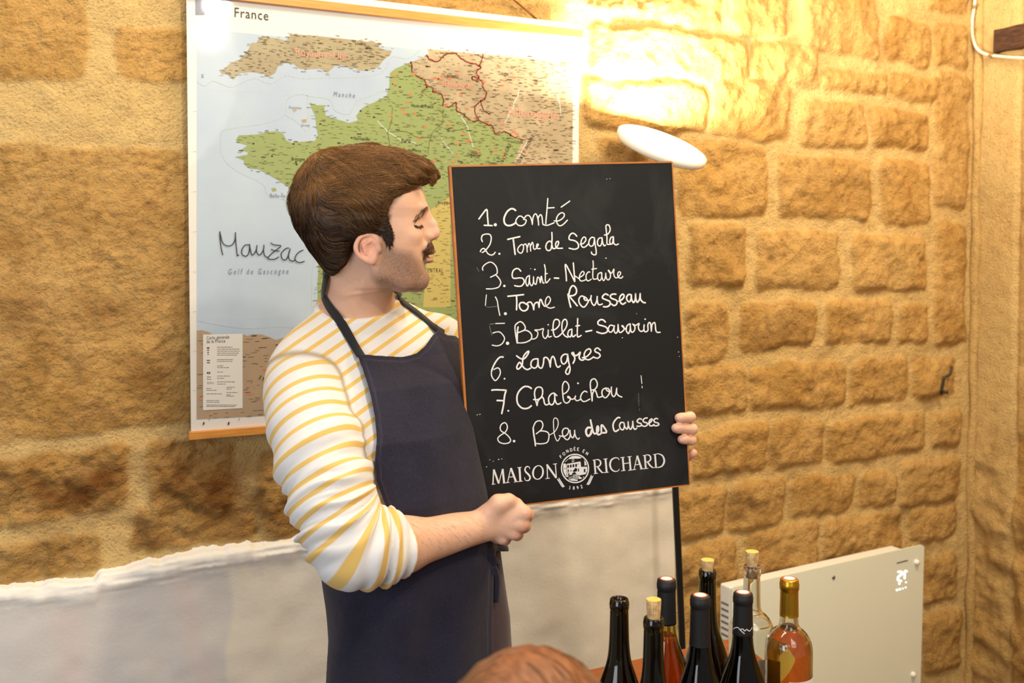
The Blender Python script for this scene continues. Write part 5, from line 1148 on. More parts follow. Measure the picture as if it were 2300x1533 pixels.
# fine hair along the forearm
# (built with the other strands further down)
# ---- striped top
RS = [RSH + np.array([0, 0, .002]), P(714, 1008, 1.615), REL, P(850, 1224, 1.585), P(899, 1222, 1.608)]
RR = [.0665, .070, .063, .054, .047]
LS_ = [LSH, LEL, P(1260, 995, 2.01)]
RSc = catmull(RS, 6); RRc = np.interp(np.linspace(0, 4, len(RSc)), range(5), RR); RLen = np.concatenate([[0], np.cumsum(np.linalg.norm(np.diff(RSc, axis=0), axis=1))])
import threading
ARM_SP = {}
def arm_s(p):
    """arc length along the right sleeve and distance from its axis"""
    dd, ss = [], []
    for i in range(len(RSc) - 1):
        a = RSc[i]; ab = RSc[i + 1] - a; t = np.clip(((p - a) @ ab) / (ab @ ab), 0, 1) if 0 < i < len(RSc) - 2 else np.clip(((p - a) @ ab) / (ab @ ab), -4 if i == 0 else 0, 1 if i == 0 else 4)
        dd.append(np.linalg.norm(p - a - t[:, None] * ab, axis=1)); ss.append(RLen[i] + t * (RLen[i + 1] - RLen[i]))
    dd = np.array(dd); ss = np.array(ss); best = dd.min(0); wt = np.exp(-(dd - best) / 0.009); s = (wt * ss).sum(0) / wt.sum(0); ARM_SP[threading.get_ident()] = np.sqrt((wt * (ss - s) ** 2).sum(0) / wt.sum(0))
    return s, best
SW = RLen[np.argmin(np.linalg.norm(RSc - REL, axis=1))]
def sleeve_r(p):
    d = chain(p, RSc, RRc, 0.012); s, _ = arm_s(p); damp = np.exp(-(ARM_SP[threading.get_ident()] / 0.040) ** 4)
    x, y = proj(p)
    ph = s / 0.030 * 2 * math.pi + 1.5 * np.sin(x * 0.028 + 1.0) + 1.1 * np.sin(y * 0.021)
    wgt = sstep(SW - 0.16, SW - 0.05, s) * (1 - sstep(SW + 0.10, SW + 0.15, s))
    rid = lambda a: np.cos(a) * 0.8 + 0.28 * np.cos(2 * a + 0.6)
    f_ = rid(ph) * 0.0050 * wgt + 0.0034 * rid(ph * 0.53 + 2.0 + 0.02 * y) * wgt + 0.0022 * np.sin(ph * 1.7 + 0.03 * x) * wgt
    f_ += 0.0026 * rid(s / 0.047 * 2 * math.pi + 0.035 * x + 1.2 * np.sin(0.02 * y)) * sstep(0.10, 0.17, s) * (1 - sstep(SW - 0.08, SW - 0.02, s))
    f_ += 0.0045 * np.sin(s / 0.075 * 2 * math.pi + 0.012 * x) * sstep(0.05, 0.12, s) * (1 - sstep(SW - 0.10, SW, s))
    return smax(d - f_ * damp, (p - RSc[-1]) @ ((RSc[-1] - RSc[-4]) / np.linalg.norm(RSc[-1] - RSc[-4])), 0.004)
NK = (P(690, 712, 1.72), P(803, 733, 1.70), P(888, 655, 1.84))
NKn = np.cross(NK[1] - NK[0], NK[2] - NK[0]); NKn /= np.linalg.norm(NKn); NKn = NKn if NKn[2] > 0 else -NKn
HEM = zat(1330, 1.82)
def shirt_core(p):
    d = trunk(p, 0.008); d = smin(d, neck(p, 0.006), 0.03)
    d = smin(d, cone(p, P(690, 830, 1.715), P(860, 800, 1.84), .060, .060), 0.03)
    x, y = proj(p)
    d = d - 0.0028 * np.sin(0.035 * (x * 0.8 - y * 0.6) + 1.4 * np.sin(0.011 * y)) * sstep(760, 860, y)
    return d
def shirt_sdf(p):
    d = smin(shirt_core(p), sleeve_r(p), 0.016)
    d = smin(d, chain(p, LS_, [.068, .058, .052], 0.02), 0.02)
    dn = (p - NK[0]) @ NKn; fr = 0.0
    d = smax(d, dn - 0.001, 0.003)
    return np.maximum(d, HEM - p[:, 2])
sV, sF = mesh_sdf(shirt_sdf, (0.15, -1.35, 0.6), (1.45, -0.1, 1.75), SHIRT_H)
s_arm, d_arm = arm_s(sV); x_, y_ = proj(sV)
core = shirt_core(sV); slv = sleeve_r(sV)
wa = (slv < core - 0.0015).astype(float)
ldl = chain(sV, LS_, [.068, .058, .052], 0.02); wl = ((ldl < core - 0.004) & (wa < 0.5)).astype(float)
# stripes run square to each sleeve and drape across the chest
tt = (sV - P(850, 850, 1.75)); drp = (tt @ RV) * 0.60 - (tt @ UP) * 0.80
st_t = drp / 0.0225
st_a = (s_arm + 0.010 * ((x_ - np.interp(y_, [850, 1212], [676, 783])) / 100.0) * (1 - sstep(SW - 0.05, SW + 0.06, s_arm))) / 0.0232
lax = (LEL - LSH); lax /= np.linalg.norm(lax); st_l = ((sV - LSH) @ lax) / 0.024
stripe = np.where(wa > 0.5, st_a, np.where(wl > 0.5, st_l, st_t))
seam = np.exp(-((slv - core + 0.0015) / 0.0030) ** 2) * (y_ < 1060) * (s_arm < 0.2)
msh = bpy.data.materials.new('striped_cotton'); msh.use_nodes = True; nt = msh.node_tree; b = nt.nodes['Principled BSDF']
def stripe_fac(nm, off=0.0):
    fr = math_n(nt, 'FRACT', math_n(nt, 'ADD', attr(nt, nm), 100.0 + off))
    return math_n(nt, 'MULTIPLY', rng(nt, fr, 0.0, 0.045), rng(nt, fr, 0.31, 0.355, 1.0, 0.0))
fac = mixc(nt, rng(nt, attr(nt, 'wa'), 0.45, 0.55), mixc(nt, rng(nt, attr(nt, 'wl'), 0.45, 0.55), (0, 0, 0), (0, 0, 0)), (0, 0, 0))
f_t, f_a, f_l = stripe_fac('st_t'), stripe_fac('st_a'), stripe_fac('st_l')
wav, wlv = rng(nt, attr(nt, 'wa'), 0.45, 0.55), rng(nt, attr(nt, 'wl'), 0.45, 0.55)
def lerp(a, b_, t): return math_n(nt, 'ADD', math_n(nt, 'MULTIPLY', a, math_n(nt, 'SUBTRACT', 1.0, t)), math_n(nt, 'MULTIPLY', b_, t))
ff = lerp(lerp(f_t, f_l, wlv), f_a, wav)
cc = mixc(nt, ff, (0.70, 0.68, 0.675), (0.70, 0.46, 0.135))
nz = noise_n(nt, 700, 3); nz2 = noise_n(nt, 18, 4)
cc = mixc(nt, math_n(nt, 'MULTIPLY', attr(nt, 'seam'), 0.85), cc, (0.35, 0.27, 0.16))
nt.links.new(cc, b.inputs['Base Color']); b.inputs['Roughness'].default_value = 0.9; b.inputs['Sheen Weight'].default_value = 0.15; b.inputs['Specular IOR Level'].default_value = 0.2
nt.links.new(bump_n(nt, math_n(nt, 'ADD', math_n(nt, 'MULTIPLY', nz, 0.25), nz2), 0.35, 0.003), b.inputs['Normal'])
mesh_obj('striped_top', sV, sF, msh, man, attrs={'st_t': st_t, 'st_a': st_a, 'st_l': st_l, 'wa': wa, 'wl': wl, 'seam': seam})

# ---- trousers and shoes
def trs(p):
    d = smin(np.maximum(trunk(p, 0.011, 0.002), p[:, 2] - zat(1212, 1.82)), legs(p, 0.008), 0.02)
    d = d - 0.003 * np.sin(p[:, 2] * 60 + 5 * np.sin(p[:, 0] * 20)) * (p[:, 2] < 0.5)
    return np.maximum(d, 0.045 - p[:, 2])
tV, tF = mesh_sdf(trs, (0.15, -1.35, 0.02), (1.25, -0.1, 1.2), 0.005)
mtr = mat('dark_plum_trousers', (48, 26, 44), 0.85, sheen=0.2, noise=0.15, nscale=60, bump=0.2, bscale=500)
mesh_obj('trousers', tV, tF, mtr, man)
M_shoe = mat('dark_leather', (40, 30, 26), 0.5)
for hp_, st_ in ((HIPR, -0.02), (HIPL, 0.03)):
    an = hp_ + AXF * st_; an = np.array([an[0], an[1], 0.0]); fx = np.array([AXF[0], AXF[1], 0.0]); fx /= np.linalg.norm(fx); sx = np.array([-fx[1], fx[0], 0])
    def shoe(p, an=an, fx=fx, sx=sx):
        d = smin(ell(p, an + fx * 0.11 + ZV * 0.03, (.10, .046, .040), (fx, sx, ZV)), ell(p, an - fx * 0.01 + ZV * .045, (.065, .040, .065), (fx, sx, ZV)), 0.03)
        return np.maximum(d, -p[:, 2] + 0.0005)
    v_, f_ = mesh_sdf(shoe, an + np.array([-.25, -.25, -0.02]), an + np.array([.25, .25, .2]), 0.006); mesh_obj('shoe', v_, f_, M_shoe, man)

# ---- apron
AP = [(803, 794), (850, 798), (905, 801), (935, 793), (955, 776), (972, 752), (986, 739), (1004, 752), (1100, 760), (1300, 900), (1300, 1236), (1113, 1238), (1109, 1300), (1106, 1420), (1112, 1800), (560, 1800), (620, 1300), (700, 1258), (776, 1243), (852, 1170), (866, 1135), (846, 1080), (842, 1030), (846, 985), (842, 935), (833, 890), (818, 840), (806, 806)]
def apron_base(p):
    d = shirt_core(p); d = np.minimum(d, trunk(p, 0.015, 0.010))
    x, y = proj(p); low = sstep(1240, 1420, y)
    d = d - 0.006 * low * np.sin(x * 0.045 + 0.004 * y + 0.8 * np.sin(y * 0.008)) - 0.0022 * np.sin(0.030 * (x + 0.55 * y) + 2 * np.sin(0.006 * (x - y))) * (1 - low)
    return d
AZ0 = 0.50
def apron_trunk(p):
    q = p.copy(); lo_ = q[:, 2] < TZ[0] + 0.02; q[:, 2] = np.maximum(q[:, 2], TZ[0] + 0.03)
    return apron_base(q)
def apron_sdf(p):
    d0 = apron_trunk(p); d = np.abs(d0 - 0.0065) - 0.0026
    x, y = proj(p); pd = poly_sd(x, y, AP) * 0.00078
    z = np.clip(p[:, 2], TZ[0], TZ[-1]); f_ = (p[:, 0] - np.interp(z, TZ, TCx[:, 0])) * AXF[0] + (p[:, 1] - np.interp(z, TZ, TCx[:, 1])) * AXF[1]
    s = (p[:, 0] - np.interp(z, TZ, TCx[:, 0])) * AXS[0] + (p[:, 1] - np.interp(z, TZ, TCx[:, 1])) * AXS[1]
    back = np.where(s < 0, -0.07 - f_, 0.0 - f_)
    d = smax(d, pd, 0.002); d = np.maximum(d, back)
    return np.maximum(d, AZ0 - p[:, 2])
aV, aF = mesh_sdf(apron_sdf, (0.15, -1.35, 0.48), (1.3, -0.1, 1.6), APRON_H, lip=1.6)
x_, y_ = proj(aV); pd = poly_sd(x_, y_, AP)
hem = np.exp(-((pd + 12) / 1.3) ** 2) + 0.6 * sstep(-1, -6, pd)
mna = bpy.data.materials.new('navy_twill'); mna.use_nodes = True; nt = mna.node_tree; b = nt.nodes['Principled BSDF']
n1 = noise_n(nt, 9, 6, 0.6); n2 = noise_n(nt, 500, 3); n3 = noise_n(nt, 60, 5, 0.6)
cc = mixc(nt, rng(nt, n1, 0.3, 0.7), (0.0105, 0.0100, 0.021), (0.021, 0.019, 0.037))
cc = mixc(nt, rng(nt, n2, 0.5, 0.75, 0, 0.4), cc, (0.055, 0.045, 0.075))
cc = mixc(nt, math_n(nt, 'MULTIPLY', attr(nt, 'hem'), 0.45), cc, (0.065, 0.055, 0.085))
nt.links.new(cc, b.inputs['Base Color']); b.inputs['Roughness'].default_value = 0.88; b.inputs['Specular IOR Level'].default_value = 0.2; b.inputs['Sheen Weight'].default_value = 0.12
nt.links.new(bump_n(nt, math_n(nt, 'ADD', math_n(nt, 'MULTIPLY', n2, 0.3), n3), 0.4, 0.003), b.inputs['Normal'])
apron = mesh_obj('apron', aV, aF, mna, man, attrs={'hem': np.exp(-((pd + 11) / 1.6) ** 2)})
# neck straps
M_strap = mat('black_cotton_tape', (19, 19, 24), 0.85, bump=0.3, bscale=700, sheen=0.2)
def upper(p): return np.minimum(np.where((p - NK[0]) @ NKn > 0.0, 1e3, shirt_core(p)), np.minimum(neck(p), head_sdf(p) + 0.0))
def ribbon(path, wid, nm, ndir=None, thick=0.0016):
    C = catmull(path, 8); mbr = MB(); n = len(C); rings = []
    for i in range(n):
        t = C[min(i + 1, n - 1)] - C[max(i - 1, 0)]; t /= np.linalg.norm(t)
        g = grad(upper, C[i][None])[0] if ndir is None else ndir(C[i]); g = g - t * np.dot(g, t); g /= np.linalg.norm(g) + 1e-9; sdir = np.cross(t, g)
        wv = wid / 2
        rings += [C[i] + sdir * wv, C[i] + g * thick + sdir * wv * .9, C[i] + g * thick - sdir * wv * .9, C[i] - sdir * wv]
    F = [(0, 1, 2, 3), tuple((n - 1) * 4 + k for k in (3, 2, 1, 0))]
    for i in range(n - 1):
        for j in range(4): F.append((i * 4 + j, i * 4 + (j + 1) % 4, i * 4 + 4 + (j + 1) % 4, i * 4 + 4 + j))
    mbr.add(rings, F); return mbr.build(nm, M_strap, apron, True)
def surf(px, py, lift=0.002):
    q, t = raymarch(lambda p: upper(p), [px], [py], 1.3); g = grad(upper, q)[0]; return q[0] + g * lift
pth = [surf(808, 806, .010), surf(797, 782, .004), surf(781, 752, .003), surf(762, 722, .003), surf(743, 690, .003), surf(731, 664, .004)]
nb = NT * .45 + NB_ * .55
back_pts = []
for a in (100, 140, 180, 220, 260):
    a_ = math.radians(a); dirn = HA * math.cos(a_) * 1.0 + HC * math.sin(a_)
    base_ = NT + (NB_ - NT) * 0.42; back_pts.append((base_, dirn))
p_near = pth[-1]
pbk = []
for (base_, dirn), zz in zip(back_pts, (625, 604, 598, 612, 640)):
    o_ = base_ * 1.0; o_[2] = zat(zz + 12, 1.75); t = 0.15
    for _ in range(40):
        t -= np.clip(upper((o_ + dirn * t)[None])[0] - 0.004, -0.02, 0.02) * 0.8
    pbk.append(o_ + dirn * t)
ribbon(pth + [pbk[1] * .35 + pth[-1] * .65 + HC * .004, pbk[1], pbk[2], pbk[3]], 0.0165, 'neck_strap')
pth2 = [surf(990, 752, .008), surf(972, 736, .004), surf(945, 712, .003), surf(915, 689, .003), surf(893, 671, .003)]
e_ = pth2[-1]
ribbon(pth2 + [e_ + FW * 0.03 + UP * 0.012 - RV * .004, pbk[4] * .5 + e_ * .5 + FW * .03, pbk[3]], 0.0165, 'neck_strap')
# waist tie knot at his left hip
kp = P(1112, 1268, 1.80); mb = MB()
mb.tube(catmull([P(1085, 1238, 1.755), P(1103, 1252, 1.755), P(1116, 1268, 1.775), P(1108, 1284, 1.765), P(1096, 1270, 1.755)], 5), 0.007, 8)
mb.tube(catmull([P(1108, 1270, 1.76), P(1116, 1300, 1.77), P(1114, 1350, 1.775)], 5), [0.006] * 11, 8)
mb.build('waist_tie', mna, apron, True)
# ================================================================== hair
HV = [327, 333, 342, 352, 366, 384, 402, 420, 440, 460, 480, 500, 515, 528, 540, 552, 566, 580, 594, 606, 616]
HF = [850, 892, 920, 944, 963, 974, 970, 940, 915, 901, 891, 880, 870, 860, 806, 800, 796, 790, 780, 766, 756]
HB = [790, 752, 728, 710, 694, 680, 671, 665, 662, 661, 662, 667, 673, 681, 689, 697, 706, 716, 726, 735, 742]
HW = [20, 52, 72, 86, 97, 105, 110, 113, 115, 115, 114, 112, 109, 105, 101, 97, 92, 86, 78, 66, 52]
def hair_core(p, gro=1.0):
    u, v, c = to_head(p); vv = np.clip(v, HV[0], HV[-1])
    f_ = np.interp(vv, HV, HF); b = np.interp(vv, HV, HB); w_ = np.interp(vv, HV, HW)
    ac = (f_ + b) / 2; ra = (f_ - b) / 2 + 0.5; t = (u - ac) / ra
    w_ = w_ * (1 - 0.10 * np.clip(t, 0, 1) ** 2 * (v < 420))
    k = (np.abs(t) ** 3.4 + np.abs(c / w_) ** 3.4) ** (1 / 3.4)
    d = (k - 1) * np.minimum(ra, w_) * 0.85
    d = smax(d, np.maximum(HV[0] - v, v - HV[-1]), 10)
    # locks: grooves running along the combed direction
    top = 1 - sstep(395, 450, v); back = 1 - sstep(700, 770, u)
    ph_t = (v * 1.0 - 0.42 * (u - 800)) / 9.0 + 1.6 * np.sin(u * 0.045) + c * 0.05
    ph_s = (v * 0.9 - 0.25 * (u - 780)) / 8.0 + 1.3 * np.sin(u * 0.03 + 1) + c * 0.04
    ph_b = (u + 0.25 * (v - 450)) / 6.5 + c * 0.09
    g = (np.sin(ph_t) + 0.6 * np.sin(ph_t * 2.3 + 1)) * top * (1 - back) + (np.sin(ph_s) + 0.5 * np.sin(ph_s * 2.1)) * (1 - top) * (1 - back) + (np.sin(ph_b) + 0.5 * np.sin(ph_b * 1.9 + 2)) * back
    d = d + 2.4 * np.sin(u * 0.075 + v * 0.05 + 1.5 * np.sin(v * 0.04 + c * 0.02) + c * 0.03) * (1 - sstep(440, 540, v)) * (1 - sstep(930, 965, u))
    d = d + g * gro * (1.7 * (1 - sstep(470, 540, v)) + 0.35) * (1 - 0.75 * sstep(0.75, 1.0, t) * (v > 415))
    return d * SH
def hair_sdf(p):
    d = hair_core(p)
    for s in (-1, 1):
        pass
        d = smax(d, -hell(p, 836, 562, s * 100, 27, 30, 34), 0.004)                 # clears the ear
    u, v, c = to_head(p); sb_ = smax(head_sdf(p) - 0.0013, poly_sd(u + 0.8 * np.sin(v * 0.9), v, [(840, 475), (872, 478), (877, 500), (882, 515), (888, 533), (886, 550), (877, 556), (867, 543), (859, 526), (840, 522)]) * SH, 0.003)
    d = smin(d, np.where(np.abs(c) > 55, sb_, 0.05), 0.003)
    d = smin(d, chain(p, [hd(930, 372, 40), hd(962, 384, 46), hd(972, 402, 44), hd(968, 415, 42)], [9 * SH, 8 * SH, 5.5 * SH, 2.5 * SH], 0.004), 0.006)
    d = smin(d, chain(p, [hd(925, 366, 5), hd(962, 374, 12), hd(977, 394, 14), hd(974, 410, 14)], [10 * SH, 9 * SH, 6 * SH, 2.5 * SH], 0.004), 0.006)
    return d
lo_ = HO - np.array([.17, .17, .15]); hi_ = HO + np.array([.17, .17, .17])
hV, hF = mesh_sdf(hair_sdf, lo_, hi_, HAIR_H)
mha = bpy.data.materials.new('brown_hair'); mha.use_nodes = True; nt = mha.node_tree; b = nt.nodes['Principled BSDF']
tnn = attr(nt, 'tone')
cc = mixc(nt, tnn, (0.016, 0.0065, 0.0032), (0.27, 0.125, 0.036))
nt.links.new(cc, b.inputs['Base Color']); b.inputs['Roughness'].default_value = 0.42; b.inputs['Specular IOR Level'].default_value = 0.35
b.inputs['Anisotropic'].default_value = 0.4
def hair_tone(p, rnd=0.0):  # darker short fade, plus top light and lower shading painted into the tone
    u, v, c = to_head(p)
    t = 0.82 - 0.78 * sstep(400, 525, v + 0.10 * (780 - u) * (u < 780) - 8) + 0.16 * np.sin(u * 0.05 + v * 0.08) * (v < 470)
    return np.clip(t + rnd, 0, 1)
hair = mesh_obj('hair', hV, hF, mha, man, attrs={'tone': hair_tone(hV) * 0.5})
# strands combed over the volume
def flow(p):
    u, v, c = to_head(p)
    wt = 1 - sstep(380, 440, v); wb = 1 - sstep(690, 760, u)
    fu = wt * 1.0 + (1 - wt) * 0.75; fv = wt * (0.10 + 0.5 * sstep(900, 975, u)) + (1 - wt) * 0.38
    fu = fu + 0.45 * np.sin(v * 0.06 + u * 0.035 + c * 0.03); fv = fv + 0.38 * np.sin(u * 0.055 + 1.2 + c * 0.05)
    fu = fu * (1 - wb) + wb * (-0.12 + 0.25 * sstep(500, 600, v)); fv = fv * (1 - wb) + wb * 1.0
    fc = 0.25 * np.sin(u * 0.05 + c * 0.02)
    D = HA[None] * fu[:, None] - ZV[None] * fv[:, None] + HC[None] * fc[:, None]
    return D / (np.linalg.norm(D, axis=1)[:, None] + 1e-9)
rs = np.random.RandomState(12)
def strands(f, roots, steps, step, rad, lift, flowf, jit=0.25, wob=0.0006):
    p = roots.copy(); path = [p.copy()]; jv = rs.randn(len(p), 3) * jit; li = np.abs(rs.randn(len(p))) * lift + 0.0002
    for i in range(steps):
        g = grad(f, p); D = flowf(p) + jv * (0.6 + 0.4 * np.sin(i * 0.9 + jv[:, :1] * 9)); D = D - g * np.sum(D * g, axis=1)[:, None]; D /= np.linalg.norm(D, axis=1)[:, None] + 1e-9
        p = p + D * step; d = f(p); g = grad(f, p); p = p - g * (d - li * (0.3 + 0.7 * i / steps))[:, None]; path.append(p.copy())
    A = np.stack(path, 1)
    okk = np.max(np.stack([np.abs(f(A[:, i])) for i in range(A.shape[1])], 1), axis=1) < 0.0045; A = A[okk]
    n, m = A.shape[:2]
    T = np.gradient(A, axis=1); T /= np.linalg.norm(T, axis=2)[..., None] + 1e-12
    ref = np.array([0.31, 0.52, 0.79]); U = np.cross(T, ref); U /= np.linalg.norm(U, axis=2)[..., None] + 1e-12; W_ = np.cross(T, U)
    rr = rad * (1 - 0.82 * np.linspace(0, 1, m) ** 2)[None, :, None] * (0.7 + 0.6 * rs.rand(n))[:, None, None]
    rings = np.stack([A + rr * (U * math.cos(a) + W_ * math.sin(a)) for a in (0, 2.094, 4.189)], 2)
    V = rings.reshape(-1, 3); i0 = (np.arange(n)[:, None, None] * m + np.arange(m - 1)[None, :, None]) * 3 + np.arange(3)[None, None, :]
    j = (np.arange(3) + 1) % 3; i1 = (np.arange(n)[:, None, None] * m + np.arange(m - 1)[None, :, None]) * 3 + j[None, None, :]
    F = np.stack([i0, i1, i1 + 3, i0 + 3], -1).reshape(-1, 4)
    tn = np.repeat(rs.randn(n) * 0.22, m * 3)
    return V, F, tn
hu, hv_, hc_ = to_head(hV)
skin_d = head_sdf(hV)
ok = (skin_d > 0.0015) & (hc_ > -40)
cand = np.where(ok)[0]; sel = rs.choice(cand, NSTR)
V, F, tn = strands(hair_sdf, hV[sel], 11, 0.0042, 0.00042, 0.0012, flow)
up_ = cand[(hv_[cand] < 450)]; V2, F2, tn2 = strands(hair_sdf, hV[rs.choice(up_, NSTR // 4)], 14, 0.0042, 0.00038, 0.0034, flow, 0.45)
F = np.concatenate([F, F2 + len(V)]); V = np.concatenate([V, V2]); tn = np.concatenate([tn, tn2 + 0.12])
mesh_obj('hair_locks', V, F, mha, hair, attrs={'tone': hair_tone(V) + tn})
# nape wisps, moustache, eyebrow, lashes
def skin_at(u, v, side=1):
    u = np.asarray(u, float); v = np.asarray(v, float)
    p = np.stack([hd(a, b_, 150 * side) for a, b_ in zip(u, v)]); D = -HC * side
    for i in range(60): p = p + D[None] * np.clip(head_sdf(p) if True else 0, -0.01, 0.02)[:, None] * 0.8
    return p
def inpoly(poly, n):
    poly = np.array(poly); out = []
    while len(out) < n:
        q = poly.min(0) + rs.rand(2) * (poly.max(0) - poly.min(0))
        if poly_sd(q[:1], q[1:], poly)[0] < 0: out.append(q)
    return np.array(out)
def patch_hair(name, poly, n, dirf, steps, step, rad, lift, tone, jit=0.25, mirror=True, mats=None):
    q = inpoly(poly, n); r = skin_at(q[:, 0], q[:, 1])
    ok = np.abs(head_sdf(r)) < 0.003; r = r[ok]
    def ff(p):
        u, v, c = to_head(p); du, dv, dc = dirf(u, v, c); D = HA[None] * du[:, None] - ZV[None] * dv[:, None] + HC[None] * dc[:, None]
        return D / (np.linalg.norm(D, axis=1)[:, None] + 1e-9)
    V, F, tn = strands(head_sdf, r, steps, step, rad, lift, ff, jit)
    if mirror:
        q_ = (V - HO) @ HC; V2 = V - 2 * q_[:, None] * HC[None]
        if name == 'moustache': F = np.concatenate([F, F[:, ::-1] + len(V)]); V = np.concatenate([V, V2]); tn = np.concatenate([tn, tn])
        else: mesh_obj(name, V2, F[:, ::-1].copy(), mha, body, attrs={'tone': np.clip(tone + 0.5 * tn, 0, 1)})
    mesh_obj(name, V, F, mha, body, attrs={'tone': np.clip(tone + 0.5 * tn, 0, 1)})
one = lambda u: np.ones_like(u)
patch_hair('sideburn', [(850, 490), (874, 484), (878, 500), (881, 515), (887, 532), (885, 548), (878, 556), (868, 544), (862, 524), (848, 520)], 260, lambda u, v, c: (0.15 * one(u), 1.0 * one(u), 0 * one(u)), 6, 0.0016, 0.00030, 0.0009, 0.12, 0.2)
patch_hair('moustache', [(961, 543), (976, 541), (982, 556), (978, 562), (968, 566), (960, 577), (953, 586), (949, 580), (954, 562)], 230, lambda u, v, c: (-0.35 * one(u), 1.0 * one(u), 0.35 * one(u)), 5, 0.0017, 0.00034, 0.0008, 0.34, 0.22)
patch_hair('eyebrow', [(931, 494), (938, 482), (950, 472), (961, 462), (964, 467), (956, 478), (946, 488), (935, 498)], 120, lambda u, v, c: (-0.75 * one(u), 0.65 * one(u), 0.2 * one(u)), 5, 0.0016, 0.00030, 0.0005, 0.42, 0.18)
patch_hair('eyelash', [(930, 505), (941, 507), (949, 503), (950, 505), (942, 510), (930, 507)], 60, lambda u, v, c: (0.75 * one(u), 0.6 * one(u), 0.3 * one(u)), 4, 0.0015, 0.00028, 0.0016, 0.05, 0.15)

fx_, fy_ = proj(bV); near = np.where((fx_ > 915) & (fx_ < 1085) & (fy_ > 1158) & (fy_ < 1275) & (np.linalg.norm(bV - (REL + RWR) / 2, axis=1) < 0.2))[0]
r_ = bV[rs.choice(near, 380)]; axf = (RWR - REL) / np.linalg.norm(RWR - REL)
V, F, tn = strands(body_sdf, r_, 5, 0.0026, 0.00008, 0.0009, lambda p: np.tile(axf * 0.7 - ZV * 0.75, (len(p), 1)), 0.3)
mesh_obj('forearm_hair', V, F, mha, body, attrs={'tone': np.clip(0.85 + tn, 0, 1)})['kind'] = 'stuff'

# ================================================================== the person in the foreground
fo = P(1188, 1465, 0.868)                          # crown
fb = np.array([fo[0], fo[1], 0.0])
fg = thing('person', 'blurred ginger haired head of a seated person in front, at the bottom edge', 'person', fb)
FA = FH * 0.95 + RV * 0.3; FA /= np.linalg.norm(FA); FS = np.array([-FA[1], FA[0], 0]) * -1
fc = fo - ZV * 0.112
def fbody(p):
    d = ell(p, fc, (.094, .074, .104), (FA, FS, ZV))
    d = smin(d, ell(p, fc + FA * .035 - ZV * .075, (.060, .056, .070), (FA, FS, ZV)), 0.03)
    d = smin(d, cone(p, fc + FA * .092 - ZV * .03, fc + FA * .108 - ZV * .062, .010, .014), 0.012)
    for s in (-1, 1):
        d = smin(d, ell(p, fc + FS * .075 * s - ZV * .04 - FA * .005, (.018, .008, .030), (FA, FS, ZV)), 0.008)
    nk = fc - ZV * .15 - FA * .015; d = smin(d, cone(p, nk, nk - ZV * .09, .052, .060), 0.02)
    sh = nk - ZV * .14; d = smin(d, cone(p, sh - FS * .15, sh + FS * .15, .055, .055), 0.04)
    d = smin(d, ell(p, sh - ZV * .18, (.11, .17, .24), (FA, FS, ZV)), 0.05)
    hp_ = sh - ZV * .42; d = smin(d, ell(p, hp_, (.13, .17, .11), (FA, FS, ZV)), 0.05)
    for s in (-1, 1):
        h0 = hp_ + FS * .09 * s; k0 = h0 + FA * .27 - ZV * .01; a0 = np.array([k0[0], k0[1], .07])
        d = smin(d, chain(p, [h0, k0, a0, a0 + FA * .14 - ZV * .035], [.080, .058, .042, .032], 0.02), 0.03)
        s0 = sh + FS * .17 * s; e0 = s0 - ZV * .26 + FS * .03 * s; w0 = e0 + FA * .16 - ZV * .03 - FS * .05 * s
        d = smin(d, chain(p, [s0, e0, w0], [.05, .042, .030], 0.02), 0.03)
        d = smin(d, ell(p, w0 + FA * .06 - FS * .02 * s, (.06, .038, .018), (FA, FS, ZV)), 0.015)
        for k in range(4):
            b0 = w0 + FA * .10 - FS * (.02 * s) + FS * (k - 1.5) * .019; d = smin(d, chain(p, [b0, b0 + FA * .04 - ZV * .004, b0 + FA * .065 - ZV * .018], [.0095, .009, .0075], .004), 0.004)
        d = smin(d, chain(p, [w0 + FA * .03 - FS * .04 * s, w0 + FA * .08 - FS * .07 * s], [.012, .009], .004), 0.008)
    return d
BBOX = (fb + np.array([-.45, -.35, 0.0]), fb + np.array([.45, .62, 1.25]))
v_, f_ = mesh_sdf(fbody, BBOX[0], BBOX[1], 0.008)
m2 = mat('pale_skin', (214, 164, 140), 0.5)
fbo = mesh_obj('body', v_, f_, m2, fg)
def fhair(p):
    d = ell(p, fc + ZV * .006 - FA * .004, (.103, .082, .107), (FA, FS, ZV)); q = p - fc; f_ = q @ FA; z = q @ ZV; s = q @ FS
    d = smin(d, ell(p, fc - FA * .05 - ZV * .07, (.06, .075, .09), (FA, FS, ZV)), .03)
    d = d + 0.0007 * np.sin(s * 300 + 2 * np.sin(f_ * 60))
    return smax(d, np.minimum(f_ - 0.055 + 0.4 * (0.06 - z), 0.2 - z) * 1.0 - 0.02, 0.01)
v_, f_ = mesh_sdf(fhair, fc - np.array([.16, .16, .2]), fc + np.array([.16, .16, .16]), 0.004)
m3 = mat('ginger_hair', (136, 84, 52), 0.5, noise=0.35, nscale=60, stretch=(3, 1, 0.5))
fh = mesh_obj('hair', v_, f_, m3, fg)
m4 = bpy.data.materials['brown_hair'].copy(); m4.name = 'ginger_strands'
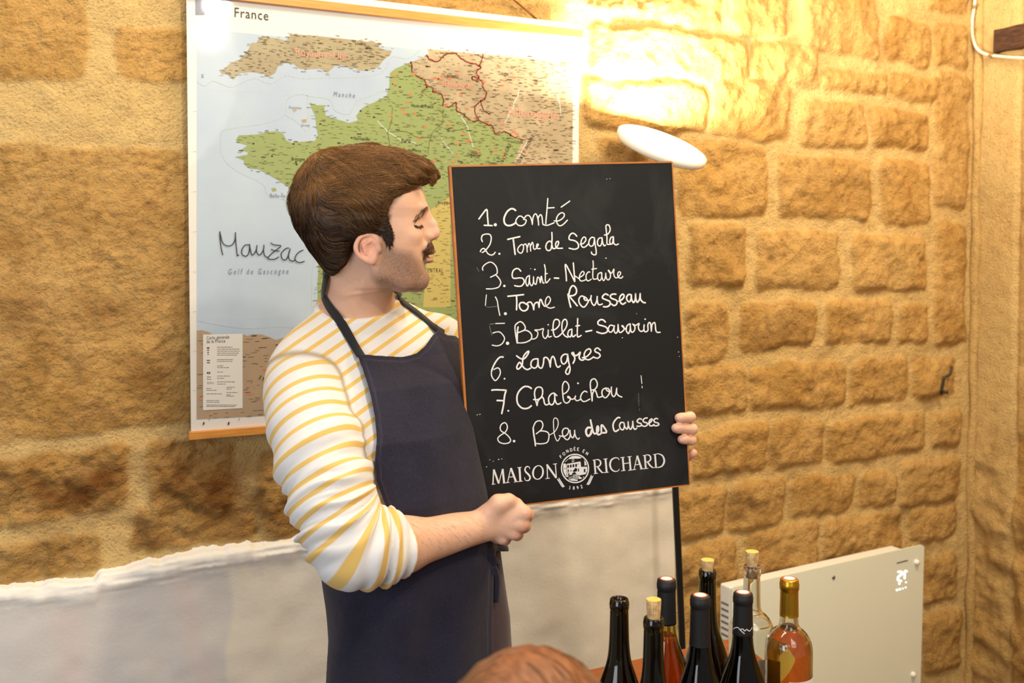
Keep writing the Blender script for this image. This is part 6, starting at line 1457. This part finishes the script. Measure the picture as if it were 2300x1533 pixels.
for n_ in m4.node_tree.nodes:
    if n_.type == 'MIX': n_.inputs[6].default_value = (.16, .07, .03, 1); n_.inputs[7].default_value = (.36, .18, .08, 1)
r_ = v_[rs.choice(len(v_), 900)]
def ffl(p):
    q = p - fc; D = FS[None] * np.sign(q @ FS)[:, None] * 0.9 - FA[None] * 0.35 - ZV[None] * (0.5)
    return D / np.linalg.norm(D, axis=1)[:, None]
V, F, tn = strands(fhair, r_, 10, 0.006, 0.0006, 0.003, ffl, 0.3)
mesh_obj('hair_locks', V, F, m4, fh, attrs={'tone': np.clip(0.5 + tn, 0, 1)})
def fcl(p): 
    d = fbody(p) - 0.012; return np.maximum(np.maximum(d, p[:, 2] - (fc[2] - .20)), .43 - p[:, 2])
v_, f_ = mesh_sdf(lambda p: np.where(True, fcl(p), 0), BBOX[0], BBOX[1] , 0.010)
mesh_obj('jumper', v_, f_, mat('grey_wool', (96, 92, 90), 0.9, bump=.3, bscale=200), fg)
def ftr(p):
    d = fbody(p) - 0.016; return np.maximum(np.maximum(d, p[:, 2] - .60), .06 - p[:, 2])
v_, f_ = mesh_sdf(ftr, BBOX[0], BBOX[1], 0.010)
mesh_obj('trousers', v_, f_, mat('dark_denim', (40, 46, 62), 0.9), fg)
sb = fb - FA * 0.02; zs = fc[2] - .15 - .14 - .42 - .150
st = thing('stool', 'wooden stool under the seated person, below the bottom edge of the photo', 'stool', np.array([sb[0], sb[1], 0]))
mb = MB(); mb.lathe([(0.0001, zs - .03), (.16, zs - .03), (.17, zs - .02), (.17, zs - .006), (.16, zs), (0.0001, zs)], np.array([sb[0], sb[1], 0]), 36); mb.build('seat', M_tab, st, True)
for k in range(4):
    a = math.pi / 4 + k * math.pi / 2; q0_ = np.array([sb[0] + .11 * math.cos(a), sb[1] + .11 * math.sin(a), zs - .028]); q1_ = np.array([sb[0] + .16 * math.cos(a), sb[1] + .16 * math.sin(a), 0.0])
    mb = MB(); mb.tube([q0_, q1_], [.016, .013], 12); mb.build('leg', M_tab, st, True)
